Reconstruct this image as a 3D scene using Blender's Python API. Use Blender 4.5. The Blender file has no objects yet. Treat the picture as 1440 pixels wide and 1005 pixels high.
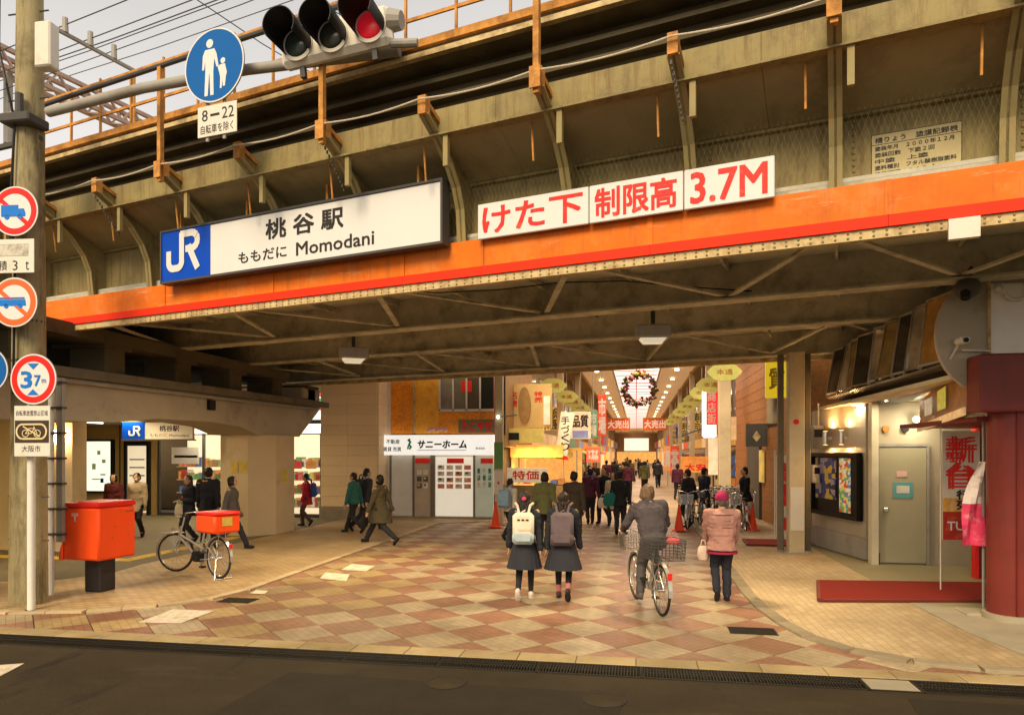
import bpy, bmesh, math, random
from mathutils import Vector, Matrix, Quaternion
random.seed(7)
R = math.radians
SC = bpy.context.scene
COL = SC.collection

# ------------------------------------------------------------------ camera, sky, sun, exposure
TH = math.atan(.175); CT, ST = math.cos(TH), math.sin(TH)
cam = bpy.data.objects.new('camera', bpy.data.cameras.new('camera')); COL.objects.link(cam)
cam.location = (0, 0, 2.1); cam.rotation_euler = (R(90), 0, TH)
cam.data.sensor_width = 36; cam.data.lens = 25; cam.data.shift_y = 134.5/1440
cam.data.clip_end = 1500
SC.camera = cam
SUN_EL, SUN_AZ = 38, 192            # azimuth measured clockwise from +Y: behind the camera
world = bpy.data.worlds.new('World'); SC.world = world; world.use_nodes = True
nt = world.node_tree; nt.nodes.clear()
sky = nt.nodes.new('ShaderNodeTexSky'); sky.sky_type = 'NISHITA'; sky.sun_disc = False
sky.sun_elevation = R(SUN_EL); sky.sun_rotation = R(SUN_AZ); sky.air_density = 2; sky.dust_density = 6
ovc = nt.nodes.new('ShaderNodeMix'); ovc.data_type = 'RGBA'; ovc.inputs[0].default_value = .93
nz = nt.nodes.new('ShaderNodeTexNoise'); nz.inputs['Scale'].default_value = 1.3; nz.inputs['Detail'].default_value = 5
cr = nt.nodes.new('ShaderNodeValToRGB'); cr.color_ramp.elements[0].position = .3; cr.color_ramp.elements[1].position = .75
cr.color_ramp.elements[0].color = (4.6, 4.35, 4.15, 1); cr.color_ramp.elements[1].color = (5.8, 5.5, 5.25, 1)
nt.links.new(nz.outputs['Fac'], cr.inputs[0])
gtc = nt.nodes.new('ShaderNodeTexCoord'); gsx = nt.nodes.new('ShaderNodeSeparateXYZ'); gmr = nt.nodes.new('ShaderNodeMapRange')
gmr.inputs[1].default_value = .12; gmr.inputs[2].default_value = .62; gmr.inputs[3].default_value = 1.75; gmr.inputs[4].default_value = .92
nt.links.new(gtc.outputs['Generated'], gsx.inputs[0]); nt.links.new(gsx.outputs[2], gmr.inputs[0])
gsc = nt.nodes.new('ShaderNodeVectorMath'); gsc.operation = 'SCALE'; nt.links.new(cr.outputs[0], gsc.inputs[0]); nt.links.new(gmr.outputs[0], gsc.inputs['Scale'])
nt.links.new(sky.outputs[0], ovc.inputs[6]); nt.links.new(gsc.outputs[0], ovc.inputs[7])
bg = nt.nodes.new('ShaderNodeBackground'); bg.inputs[1].default_value = .096
out = nt.nodes.new('ShaderNodeOutputWorld')
nt.links.new(ovc.outputs[2], bg.inputs[0]); nt.links.new(bg.outputs[0], out.inputs[0])
sl = bpy.data.lights.new('sun', 'SUN'); sl.energy = 3.1; sl.angle = R(28); sl.color = (1, .82, .55)
sun = bpy.data.objects.new('sun', sl); COL.objects.link(sun)
az = R(SUN_AZ)
sd = Vector((math.sin(az)*math.cos(R(SUN_EL)), math.cos(az)*math.cos(R(SUN_EL)), math.sin(R(SUN_EL))))
sun.rotation_euler = sd.to_track_quat('Z', 'Y').to_euler()
SC.view_settings.view_transform = 'Standard'; SC.view_settings.look = 'None'
SC.view_settings.exposure = .47; SC.view_settings.gamma = 1
SC.render.engine = 'CYCLES'
SC.cycles.use_denoising = True
SC.cycles.max_bounces = 6; SC.cycles.diffuse_bounces = 4; SC.cycles.glossy_bounces = 3
SC.cycles.sample_clamp_indirect = 6

# ------------------------------------------------------------------ helpers
def ray(px, py):
    a = (px-720)/1000; b = (637-py)/1000
    return Vector((a*CT-ST, a*ST+CT, b))
def G(px, py, z=0):
    r = ray(px, py); return Vector((0, 0, 2.1)) + r*((z-2.1)/r.z)
def D(px, py, d):
    return Vector((0, 0, 2.1)) + ray(px, py)*d
BR = math.atan2(-.2636, .9647)
def BW(s, t, z):
    return Vector((s*.9647+t*.2636, -s*.2636+t*.9647, z))

MATS = {}
def M(name, col=(.5,.5,.5), rough=.6, metal=0, var=.15, scale=3., bump=.0, bscale=40., dirt=None, dirt_amt=.5, dscale=1.2,
      streak=False, emit=0, ecol=None, spec=.22, rand=0, wpos=False, trans=0):
    if name in MATS: return MATS[name]
    m = bpy.data.materials.new(name); m.use_nodes = True; MATS[name] = m
    t = m.node_tree; b = t.nodes['Principled BSDF']
    b.inputs['Roughness'].default_value = rough; b.inputs['Metallic'].default_value = metal
    b.inputs['Specular IOR Level'].default_value = spec
    if trans: b.inputs['Transmission Weight'].default_value = trans
    tc = t.nodes.new('ShaderNodeTexCoord')
    src = tc.outputs['Object']
    if wpos: src = t.nodes.new('ShaderNodeNewGeometry').outputs['Position']
    n1 = t.nodes.new('ShaderNodeTexNoise'); n1.inputs['Scale'].default_value = scale; n1.inputs['Detail'].default_value = 6
    n1.inputs['Roughness'].default_value = .62
    t.links.new(src, n1.inputs['Vector'])
    mr = t.nodes.new('ShaderNodeMapRange'); mr.inputs[1].default_value = .25; mr.inputs[2].default_value = .75
    mr.inputs[3].default_value = 1-var; mr.inputs[4].default_value = 1+var
    t.links.new(n1.outputs['Fac'], mr.inputs[0])
    v = mr.outputs[0]
    if rand:
        oi = t.nodes.new('ShaderNodeObjectInfo')
        r2 = t.nodes.new('ShaderNodeMapRange'); r2.inputs[3].default_value = 1-rand; r2.inputs[4].default_value = 1+rand
        t.links.new(oi.outputs['Random'], r2.inputs[0])
        mm = t.nodes.new('ShaderNodeMath'); mm.operation = 'MULTIPLY'
        t.links.new(v, mm.inputs[0]); t.links.new(r2.outputs[0], mm.inputs[1]); v = mm.outputs[0]
    mul = t.nodes.new('ShaderNodeVectorMath'); mul.operation = 'SCALE'
    mul.inputs[0].default_value = col[:3]
    t.links.new(v, mul.inputs['Scale']); c = mul.outputs[0]
    if dirt:
        n2 = t.nodes.new('ShaderNodeTexNoise'); n2.inputs['Scale'].default_value = dscale; n2.inputs['Detail'].default_value = 8
        n2.inputs['Roughness'].default_value = .7
        if streak:
            mp = t.nodes.new('ShaderNodeMapping'); mp.inputs['Scale'].default_value = (6, 6, .6)
            t.links.new(src, mp.inputs[0]); t.links.new(mp.outputs[0], n2.inputs['Vector'])
        else: t.links.new(src, n2.inputs['Vector'])
        rp = t.nodes.new('ShaderNodeMapRange'); rp.inputs[1].default_value = .62-.22*dirt_amt; rp.inputs[2].default_value = .78-.12*dirt_amt
        rp.inputs[4].default_value = min(1, .45+.55*dirt_amt)
        t.links.new(n2.outputs['Fac'], rp.inputs[0])
        mx = t.nodes.new('ShaderNodeMix'); mx.data_type = 'RGBA'
        t.links.new(rp.outputs[0], mx.inputs[0]); t.links.new(c, mx.inputs[6]); mx.inputs[7].default_value = (*dirt, 1)
        c = mx.outputs[2]
    t.links.new(c, b.inputs['Base Color'])
    if bump:
        n3 = t.nodes.new('ShaderNodeTexNoise'); n3.inputs['Scale'].default_value = bscale; n3.inputs['Detail'].default_value = 4
        t.links.new(src, n3.inputs['Vector'])
        bp = t.nodes.new('ShaderNodeBump'); bp.inputs['Strength'].default_value = bump; bp.inputs['Distance'].default_value = .01
        t.links.new(n3.outputs['Fac'], bp.inputs['Height']); t.links.new(bp.outputs[0], b.inputs['Normal'])
    if emit:
        e = ecol or col
        b.inputs['Emission Color'].default_value = (*e[:3], 1); b.inputs['Emission Strength'].default_value = emit
    return m

def rustrun(m, col=(.20,.08,.025), amt=.6, lo=.52, hi=.68, sc=(5,5,.35)):
    t = m.node_tree; b = t.nodes['Principled BSDF']; src = b.inputs['Base Color'].links[0].from_socket
    tc = t.nodes.new('ShaderNodeTexCoord'); mp = t.nodes.new('ShaderNodeMapping'); mp.inputs['Scale'].default_value = sc
    n = t.nodes.new('ShaderNodeTexNoise'); n.inputs['Scale'].default_value = 2.2; n.inputs['Detail'].default_value = 8; n.inputs['Roughness'].default_value = .75
    r = t.nodes.new('ShaderNodeMapRange'); r.inputs[1].default_value = lo; r.inputs[2].default_value = hi; r.inputs[4].default_value = amt
    mx = t.nodes.new('ShaderNodeMix'); mx.data_type = 'RGBA'; mx.inputs[7].default_value = (*col, 1)
    t.links.new(tc.outputs['Object'], mp.inputs[0]); t.links.new(mp.outputs[0], n.inputs['Vector']); t.links.new(n.outputs['Fac'], r.inputs[0]); t.links.new(r.outputs[0], mx.inputs[0]); t.links.new(src, mx.inputs[6]); t.links.new(mx.outputs[2], b.inputs['Base Color'])
class MB:
    def __init__(s): s.v = []; s.f = []; s.T = Matrix.Identity(4)
    def _add(s, vs, fs):
        o = len(s.v); s.v += [tuple(s.T @ Vector(p)) for p in vs]; s.f += [tuple(i+o for i in f) for f in fs]; return s
    def box(s, c, size, rz=0, rx=0, ry=0, taper=1):
        hx, hy, hz = size[0]/2, size[1]/2, size[2]/2
        m = Matrix.Translation(c) @ Matrix.Rotation(rz, 4, 'Z') @ Matrix.Rotation(ry, 4, 'Y') @ Matrix.Rotation(rx, 4, 'X')
        vs = []
        for z in (-1, 1):
            k = taper if z > 0 else 1
            for x, y in ((-1,-1),(1,-1),(1,1),(-1,1)): vs.append(m @ Vector((x*hx*k, y*hy*k, z*hz)))
        return s._add(vs, [(0,3,2,1),(4,5,6,7),(0,1,5,4),(1,2,6,5),(2,3,7,6),(3,0,4,7)])
    def b2(s, a, b):
        return s.box([(a[i]+b[i])/2 for i in range(3)], [abs(b[i]-a[i]) for i in range(3)])
    def bbox(s, a, b, bev=.01):      # bevelled box by corners
        c = [(a[i]+b[i])/2 for i in range(3)]; h = [abs(b[i]-a[i])/2 for i in range(3)]
        bv = min(bev, min(h)*.9); vs = []; 
        for ax in range(3):
            for sx in (-1,1):
                for sy in (-1,1):
                    for sz in (-1,1):
                        sg = (sx,sy,sz); vs.append([c[i]+sg[i]*(h[i]-(0 if i==ax else bv)) for i in range(3)])
        bm = bmesh.new()
        for p in vs: bm.verts.new(p)
        r = bmesh.ops.convex_hull(bm, input=bm.verts)
        bmesh.ops.recalc_face_normals(bm, faces=bm.faces)
        bm.verts.index_update()
        V = [v.co.copy() for v in bm.verts]; F = [[v.index for v in f.verts] for f in bm.faces]; bm.free()
        return s._add(V, F)
    def cyl(s, p0, p1, r0, r1=None, n=10, cap=True):
        r1 = r0 if r1 is None else r1
        p0, p1 = Vector(p0), Vector(p1); d = p1-p0
        if d.length < 1e-6: return s
        q = d.to_track_quat('Z', 'Y'); vs = []
        for p, r in ((p0, r0), (p1, r1)):
            for i in range(n):
                a = 2*math.pi*i/n; vs.append(p + q @ Vector((math.cos(a)*r, math.sin(a)*r, 0)))
        fs = [(i, (i+1)%n, n+(i+1)%n, n+i) for i in range(n)]
        if cap: fs += [tuple(range(n-1,-1,-1)), tuple(range(n, 2*n))]
        return s._add(vs, fs)
    def path(s, pts, r, n=8):
        for a, b in zip(pts, pts[1:]): s.cyl(a, b, r, r, n)
        return s
    def bar(s, p0, p1, w, h, up=(0,0,1)):
        p0, p1 = Vector(p0), Vector(p1); d = (p1-p0).normalized(); u = Vector(up)
        x = d.cross(u).normalized()*w/2; y = x.cross(d).normalized()*h/2
        vs = [p+sx*x+sy*y for p in (p0, p1) for sx, sy in ((-1,-1),(1,-1),(1,1),(-1,1))]
        return s._add(vs, [(0,3,2,1),(4,5,6,7),(0,1,5,4),(1,2,6,5),(2,3,7,6),(3,0,4,7)])
    def ell(s, c, r, q=None, nu=14, nv=9):
        c = Vector(c); vs = []; fs = []
        for j in range(1, nv):
            ph = math.pi*j/nv
            for i in range(nu):
                a = 2*math.pi*i/nu; p = Vector((r[0]*math.sin(ph)*math.cos(a), r[1]*math.sin(ph)*math.sin(a), r[2]*math.cos(ph)))
                vs.append(c+(q @ p if q else p))
        top = Vector((0,0,r[2])); vs += [c+(q @ top if q else top), c-(q @ top if q else top)]
        T, B = len(vs)-2, len(vs)-1
        for j in range(nv-2):
            for i in range(nu):
                fs.append((j*nu+i, (j+1)*nu+i, (j+1)*nu+(i+1)%nu, j*nu+(i+1)%nu))
        for i in range(nu):
            fs.append((T, i, (i+1)%nu)); fs.append((B, (nv-2)*nu+(i+1)%nu, (nv-2)*nu+i))
        return s._add(vs, fs)
    def cap(s, p0, p1, r0, r1=None, n=12):
        r1 = r0 if r1 is None else r1
        p0, p1 = Vector(p0), Vector(p1); d = p1-p0; q = d.to_track_quat('Z','Y') if d.length > 1e-6 else Quaternion()
        L = d.length; rings = [(-.85*r0,.5*r0),(-.5*r0,.86*r0),(0,r0),(L*.5,(r0+r1)/2),(L,r1),(L+.5*r1,.86*r1),(L+.85*r1,.5*r1)]
        return s.rings([(p0+q@Vector((0,0,z)), r, r) for z, r in rings], n, q)
    def rings(s, R_, n=14, q=None, pleat=0, npl=0):
        vs = []; fs = []
        for k, (c, rx, ry) in enumerate(R_):
            c = Vector(c); amp = pleat*k/max(1,len(R_)-1)
            for i in range(n):
                a = 2*math.pi*i/n; m = 1+amp*(1 if i % 2 else -1) if npl else 1
                p = Vector((rx*m*math.cos(a), ry*m*math.sin(a), 0)); vs.append(c+(q @ p if q else p))
        for k in range(len(R_)-1):
            for i in range(n): fs.append((k*n+i, k*n+(i+1)%n, (k+1)*n+(i+1)%n, (k+1)*n+i))
        fs += [tuple(range(n-1,-1,-1)), tuple(range((len(R_)-1)*n, len(R_)*n))]
        return s._add(vs, fs)
    def prism(s, poly, y0, y1, axis='y'):
        n = len(poly)
        def P(a, b, t): return (a, t, b) if axis == 'y' else ((t, a, b) if axis == 'x' else (a, b, t))
        vs = [P(a, b, y0) for a, b in poly]+[P(a, b, y1) for a, b in poly]
        fs = [tuple(range(n)), tuple(range(2*n-1, n-1, -1))]+[(i, n+i, n+(i+1)%n, (i+1)%n) for i in range(n)]
        return s._add(vs, fs)
    def stroke(s, pts, w, y, th=.004):       # thick polyline in XZ plane
        for (x0, z0), (x1, z1) in zip(pts, pts[1:]):
            dx, dz = x1-x0, z1-z0; L = math.hypot(dx, dz) or 1; nx, nz = -dz/L*w/2, dx/L*w/2; ex, ez = dx/L*w*.25, dz/L*w*.25
            s._k = getattr(s, '_k', 0)+1; yy = y-.00025*(s._k % 24); s.prism([(x0-ex+nx, z0-ez+nz), (x0-ex-nx, z0-ez-nz), (x1+ex-nx, z1+ez-nz), (x1+ex+nx, z1+ez+nz)], yy, yy+th)
        return s
    def disc(s, c, r, y, th=.004, r_in=0, n=40, rz=1):
        cx, cz = c
        if r_in == 0: return s.prism([(cx+r*math.cos(2*math.pi*i/n), cz+r*rz*math.sin(2*math.pi*i/n)) for i in range(n)], y, y+th)
        for i in range(n):
            a, b = 2*math.pi*i/n, 2*math.pi*(i+1)/n
            s.prism([(cx+q*math.cos(t), cz+q*math.sin(t)) for q, t in ((r_in,a),(r,a),(r,b),(r_in,b))], y, y+th)
        return s
    def mesh(s, name):
        me = bpy.data.meshes.new(name); me.from_pydata(s.v, [], s.f); me.update(); return me
    def build(s, name, mat, parent=None, smooth=False, fix=False, **props):
        me = s.mesh(name)
        bm = bmesh.new(); bm.from_mesh(me); bmesh.ops.recalc_face_normals(bm, faces=bm.faces); bm.to_mesh(me); bm.free()
        return link(name, me, mat, parent, smooth, **props)

def link(name, me, mat, parent=None, smooth=False, **props):
    o = bpy.data.objects.new(name, me); COL.objects.link(o)
    if mat:
        if not me.materials: me.materials.append(mat)
    if smooth:
        for p in me.polygons: p.use_smooth = True
        try: me.set_sharp_from_angle(angle=R(38))
        except Exception: pass
    if parent: o.parent = parent
    for k, v in props.items(): o[k] = v
    return o
def thing(name, label, cat, loc=(0,0,0), rz=0, group=None):
    o = bpy.data.objects.new(name, None); COL.objects.link(o); o.empty_display_size = .1
    o.location = loc; o.rotation_euler = (0, 0, rz); o['label'] = label; o['category'] = cat
    if group: o['group'] = group
    return o
def tag(o, label, cat, group=None):
    o['label'] = label; o['category'] = cat
    if group: o['group'] = group
    return o
def copy_tree(o, parent=None):
    c = o.copy(); COL.objects.link(c); c.parent = parent
    for ch in o.children: copy_tree(ch, c)
    return c

TMP = bpy.data.scenes.new('tmp')
def evalmesh(o):
    TMP.collection.objects.link(o); vl = TMP.view_layers[0]; vl.update()
    me = bpy.data.meshes.new_from_object(o.evaluated_get(vl.depsgraph))
    TMP.collection.objects.unlink(o); bpy.data.objects.remove(o)
    return me
import mathutils.noise as MN
def wrinkle(me, amp, sc, seed=0, stretch=(1,1,1)):
    nrm = [v.normal.copy() for v in me.vertices]; o = Vector((seed*3.1, seed*1.7, 0))
    for v, n in zip(me.vertices, nrm):
        p = v.co
        q = Vector((p.x*sc*stretch[0], p.y*sc*stretch[1], p.z*sc*stretch[2]))+o
        v.co = p+n*amp*(MN.noise(q)+.5*MN.noise(q*2.3))
    me.update(); return me
def remesh(mb, voxel, smooth=4):
    o = bpy.data.objects.new('t', mb.mesh('t'))
    m = o.modifiers.new('r', 'REMESH'); m.mode = 'VOXEL'; m.voxel_size = voxel
    if smooth: k = o.modifiers.new('s', 'SMOOTH'); k.factor = .5; k.iterations = smooth
    return evalmesh(o)
TXT = {}
def textmesh(s, bold=0, res=2):
    k = (s, bold)
    if k in TXT: return TXT[k]
    cu = bpy.data.curves.new('t', 'FONT'); cu.body = s;  cu.resolution_u = res; cu.fill_mode = 'FRONT'; cu.extrude = 0
    o = bpy.data.objects.new('t', cu); me = evalmesh(o)
    vs = [v.co.copy() for v in me.vertices]; fs = [tuple(p.vertices) for p in me.polygons]
    TXT[k] = (vs, fs); return TXT[k]
def text(s, x, z, w, h, y, mat, parent, bold=.02, shear=0, name='lettering', vertical=False):
    """lettering filling the box x..x+w, z..z+h of the parent's face (facing -Y), set just proud of it at y"""
    if vertical:
        n = len(s); obs = MB()
        for i, ch in enumerate(s):
            if ch == ' ': continue
            _tx(obs, ch, x, z+h-(i+1)*h/n, w, h/n*.9, y, bold, shear)
        return obs.build(name, mat, parent)
    mb = MB(); _tx(mb, s, x, z, w, h, y, bold, shear); return mb.build(name, mat, parent)
def _tx(mb, s, x, z, w, h, y, bold, shear):
    vs, fs = textmesh(s, 0)
    if not vs: return
    x0 = min(v.x for v in vs); x1 = max(v.x for v in vs); y0 = min(v.y for v in vs); y1 = max(v.y for v in vs)
    V = [(x+(v.x-x0)/(x1-x0)*w+shear*(v.y-y0)/(y1-y0)*h, y, z+(v.y-y0)/(y1-y0)*h) for v in vs]
    e = bold*h/(1.0 if len(s) > 0 else 1)*.9
    for i, (dx, dz) in enumerate(((0,0),) if bold < .015 else ((-1,-1),(1,-1),(1,1),(-1,1))):
        mb._add([(a+dx*e, b-i*.0003, c+dz*e) for a, b, c in V], fs)
def lamp(name, loc, power, size, col=(1,.8,.55), rot=(0,0,0), parent=None, sy=None):
    l = bpy.data.lights.new(name, 'AREA'); l.energy = power; l.size = size; l.color = col
    if sy: l.shape = 'RECTANGLE'; l.size_y = sy
    o = bpy.data.objects.new(name, l); COL.objects.link(o); o.location = loc; o.rotation_euler = rot
    if parent: o.parent = parent
    return o
def clip(poly, a, b, c):      # keep a*x+b*y<=c
    o = []
    for i in range(len(poly)):
        p, q = poly[i], poly[(i+1)%len(poly)]
        fp, fq = a*p[0]+b*p[1]-c, a*q[0]+b*q[1]-c
        if fp <= 0: o.append(p)
        if fp*fq < 0:
            t = fp/(fp-fq); o.append((p[0]+t*(q[0]-p[0]), p[1]+t*(q[1]-p[1])))
    return o

# ------------------------------------------------------------------ materials
m_asph = M('asphalt', (.040,.028,.012), .85, var=.45, scale=.7, bump=.9, bscale=120, dirt=(.115,.085,.045), dirt_amt=.4, dscale=75)
m_asph2 = M('old asphalt concourse', (.15,.12,.065), .7, var=.15, scale=1, bump=.3, bscale=120, dirt=(.15,.12,.07), dirt_amt=.5, dscale=.7)
m_grout = M('grout', (.13,.10,.07), .95, var=.2, scale=6)
def _gum(m):
    t = m.node_tree; b = t.nodes['Principled BSDF']; src = b.inputs['Base Color'].links[0].from_socket
    g = t.nodes.new('ShaderNodeNewGeometry'); vo = t.nodes.new('ShaderNodeTexVoronoi'); vo.inputs['Scale'].default_value = 3.2
    rp = t.nodes.new('ShaderNodeMapRange'); rp.inputs[1].default_value = .05; rp.inputs[2].default_value = .10; rp.inputs[3].default_value = .5; rp.inputs[4].default_value = 0
    n = t.nodes.new('ShaderNodeTexNoise'); n.inputs['Scale'].default_value = .35; n.inputs['Detail'].default_value = 7; r2 = t.nodes.new('ShaderNodeMapRange'); r2.inputs[1].default_value = .42; r2.inputs[2].default_value = .62; r2.inputs[4].default_value = .5
    t.links.new(g.outputs['Position'], vo.inputs['Vector']); t.links.new(g.outputs['Position'], n.inputs['Vector']); t.links.new(vo.outputs['Distance'], rp.inputs[0]); t.links.new(n.outputs['Fac'], r2.inputs[0])
    a = t.nodes.new('ShaderNodeMath'); a.operation = 'MAXIMUM'; t.links.new(rp.outputs[0], a.inputs[0]); t.links.new(r2.outputs[0], a.inputs[1])
    mx = t.nodes.new('ShaderNodeMix'); mx.data_type = 'RGBA'; mx.inputs[7].default_value = (.20,.13,.06,1); t.links.new(a.outputs[0], mx.inputs[0]); t.links.new(src, mx.inputs[6]); t.links.new(mx.outputs[2], b.inputs['Base Color'])
def pavermat(name, col, rand=.12):
    m = M(name, col, .5, var=.16, scale=5, rand=rand, dirt=(col[0]*.5,col[1]*.47,col[2]*.42), dirt_amt=.75, dscale=.8, wpos=True)
    _gum(m)
    t = m.node_tree; b = t.nodes['Principled BSDF']
    tc = t.nodes.new('ShaderNodeTexCoord'); mp = t.nodes.new('ShaderNodeMapping'); mp.inputs['Rotation'].default_value = (0,0,R(45))
    br = t.nodes.new('ShaderNodeTexBrick'); br.inputs['Scale'].default_value = 1; br.inputs['Brick Width'].default_value = .2; br.inputs['Row Height'].default_value = .1
    br.inputs['Mortar Size'].default_value = .004; br.inputs['Color1'].default_value = (1,1,1,1); br.inputs['Color2'].default_value = (.86,.86,.86,1); br.inputs['Mortar'].default_value = (.45,.42,.4,1)
    t.links.new(tc.outputs['Object'], mp.inputs[0]); t.links.new(mp.outputs[0], br.inputs['Vector'])
    src = b.inputs['Base Color'].links[0].from_socket
    mx = t.nodes.new('ShaderNodeMix'); mx.data_type = 'RGBA'; mx.blend_type = 'MULTIPLY'; mx.inputs[0].default_value = .75
    t.links.new(src, mx.inputs[6]); t.links.new(br.outputs['Color'], mx.inputs[7]); t.links.new(mx.outputs[2], b.inputs['Base Color'])
    bp = t.nodes.new('ShaderNodeBump'); bp.inputs['Strength'].default_value = .5; bp.inputs['Distance'].default_value = .004
    t.links.new(br.outputs['Color'], bp.inputs['Height']); t.links.new(bp.outputs[0], b.inputs['Normal'])
    return m
m_red = pavermat('red paver', (.33,.165,.10)); m_tan = pavermat('tan paver', (.46,.36,.22))
m_yel = pavermat('ochre paver', (.46,.33,.15))
def tilemat(name, col, w, h, mortar, mc, rot=0, rough=.55):
    m = M(name, col, rough, var=.12, scale=.9, dirt=(col[0]*.7,col[1]*.66,col[2]*.6), dirt_amt=.6, dscale=.9)
    _gum(m)
    t = m.node_tree; b = t.nodes['Principled BSDF']
    tc = t.nodes.new('ShaderNodeTexCoord'); mp = t.nodes.new('ShaderNodeMapping'); mp.inputs['Rotation'].default_value = (0,0,rot)
    br = t.nodes.new('ShaderNodeTexBrick'); br.inputs['Scale'].default_value = 1; br.inputs['Brick Width'].default_value = w; br.inputs['Row Height'].default_value = h
    br.inputs['Mortar Size'].default_value = mortar; br.inputs['Color1'].default_value = (1,1,1,1); br.inputs['Color2'].default_value = (.8,.78,.74,1); br.inputs['Mortar'].default_value = (*mc,1)
    t.links.new(tc.outputs['Object'], mp.inputs[0]); t.links.new(mp.outputs[0], br.inputs['Vector'])
    src = b.inputs['Base Color'].links[0].from_socket
    mx = t.nodes.new('ShaderNodeMix'); mx.data_type = 'RGBA'; mx.blend_type = 'MULTIPLY'; mx.inputs[0].default_value = .9
    t.links.new(src, mx.inputs[6]); t.links.new(br.outputs['Color'], mx.inputs[7]); t.links.new(mx.outputs[2], b.inputs['Base Color'])
    bp = t.nodes.new('ShaderNodeBump'); bp.inputs['Strength'].default_value = .6; bp.inputs['Distance'].default_value = .004
    t.links.new(br.outputs['Color'], bp.inputs['Height']); t.links.new(bp.outputs[0], b.inputs['Normal'])
    return m
m_walkR = tilemat('cream sidewalk tile', (.60,.46,.27), .2, .1, .005, (.6,.5,.38), R(90))
m_walkL = tilemat('beige sidewalk paver', (.56,.40,.21), .2, .1, .008, (.4,.33,.24), R(0))
m_conc = M('concrete', (.34,.29,.20), .85, var=.15, scale=2.5, bump=.3, bscale=60, dirt=(.2,.16,.1), dirt_amt=.4)
m_kerb = M('kerb stone', (.30,.24,.15), .85, var=.2, scale=5, bump=.4, bscale=60, rand=.12, dirt=(.14,.11,.07), dirt_amt=.4)
m_capc = M('grey painted concrete', (.44,.38,.28), .8, var=.1, scale=1.5, dirt=(.17,.14,.1), dirt_amt=.4, dscale=1)
m_cream = M('cream painted concrete', (.62,.48,.29), .7, var=.06, scale=2, dirt=(.32,.24,.13), dirt_amt=.25)
m_wood = M('ochre station wall', (.56,.38,.14), .6, var=.08, scale=2, dirt=(.33,.22,.08), dirt_amt=.3)
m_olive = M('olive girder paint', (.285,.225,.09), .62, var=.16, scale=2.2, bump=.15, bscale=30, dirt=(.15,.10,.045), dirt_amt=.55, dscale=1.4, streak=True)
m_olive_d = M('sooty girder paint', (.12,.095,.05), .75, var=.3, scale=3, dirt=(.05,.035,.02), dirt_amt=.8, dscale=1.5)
m_under = M('girder underside paint', (.50,.47,.36), .7, var=.2, scale=3, bump=.2, bscale=30, dirt=(.13,.105,.06), dirt_amt=.6, dscale=2)
m_rust = M('rusty orange steel', (.55,.25,.06), .8, var=.35, scale=9, bump=.4, bscale=60, dirt=(.2,.085,.03), dirt_amt=.7, dscale=5)
m_tanst = M('tan weathered steel', (.58,.44,.22), .7, var=.2, scale=6, dirt=(.3,.15,.05), dirt_amt=.5, dscale=4)
m_orange = M('orange fascia paint', (.72,.15,.004), .6, var=.22, scale=2.5, dirt=(.76,.27,.07), dirt_amt=.5, dscale=1.6, bump=.3, bscale=14)
m_redband = M('red band paint', (.85,.03,.004), .65, var=.06, scale=2)
rustrun(m_orange, (.32,.10,.02), .55); rustrun(m_olive, (.16,.08,.03), .7); rustrun(m_olive, (.10,.075,.04), .6, .5, .7, (1.2,1.2,1)); rustrun(m_orange, (.82,.50,.30), .5, .60, .70, (.8,.8,6)); rustrun(m_tanst, (.20,.12,.05), .6, .48, .62, (2,2,2)); rustrun(m_under, (.24,.21,.14), .45, .48, .68, (1.2,1.2,1.2))
m_white = M('white sign face', (.68,.66,.63), .4, var=.03, scale=2)
m_offw = M('white enamel', (.68,.63,.54), .5, var=.08, scale=3, dirt=(.4,.33,.22), dirt_amt=.35, dscale=3)
m_blk = M('black', (.012,.011,.01), .5, var=.1)
m_ink = M('dark lettering', (.03,.026,.022), .5, var=.02)
m_redink = M('red lettering', (.78,.03,.02), .5, var=.05, dirt=(.85,.2,.12), dirt_amt=.3, dscale=6)
m_redp = M('red paint', (.72,.02,.015), .4, var=.05)
m_bluep = M('blue sign paint', (.0,.10,.36), .4, var=.04)
m_jrb = M('station blue', (.0,.06,.48), .35, var=.05)
m_signblue = M('sign pictogram blue', (.01,.17,.60), .4, var=.04)
m_grey = M('grey painted steel', (.32,.30,.26), .5, var=.1, scale=4, dirt=(.18,.13,.08), dirt_amt=.35)
m_dgrey = M('dark grey frame', (.07,.065,.06), .5, var=.1)
m_chrome = M('chromed steel', (.62,.6,.56), .25, metal=1, var=.05)
m_post = M('mailbox red', (.92,.085,.012), .42, var=.05, scale=2, dirt=(.6,.04,.01), dirt_amt=.2)
m_glass = M('shop glass', (.03,.03,.028), .08, var=.05, spec=.8)
m_maroon = M('maroon enamel', (.18,.030,.022), .38, var=.15, scale=2, dirt=(.14,.04,.03), dirt_amt=.4, dscale=2, streak=True, bump=.15, bscale=4)
m_maroond = M('dark red wall', (.16,.02,.015), .5, var=.1)
m_mat = M('red mat', (.22,.014,.005), .85, var=.12, scale=30, bump=.3, bscale=200)
m_rub = M('black rubber', (.02,.02,.018), .7, var=.1)

rustrun(m_maroon, (.10,.03,.025), .5, .5, .65, (3,3,.5)); rustrun(m_post, (.55,.05,.015), .5, .55, .7, (2,2,1)); rustrun(m_asph, (.016,.012,.008), .75, .56, .62, (.35,.08,1)); rustrun(m_asph, (.085,.062,.032), .5, .55, .7, (.15,.6,1)); 
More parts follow.
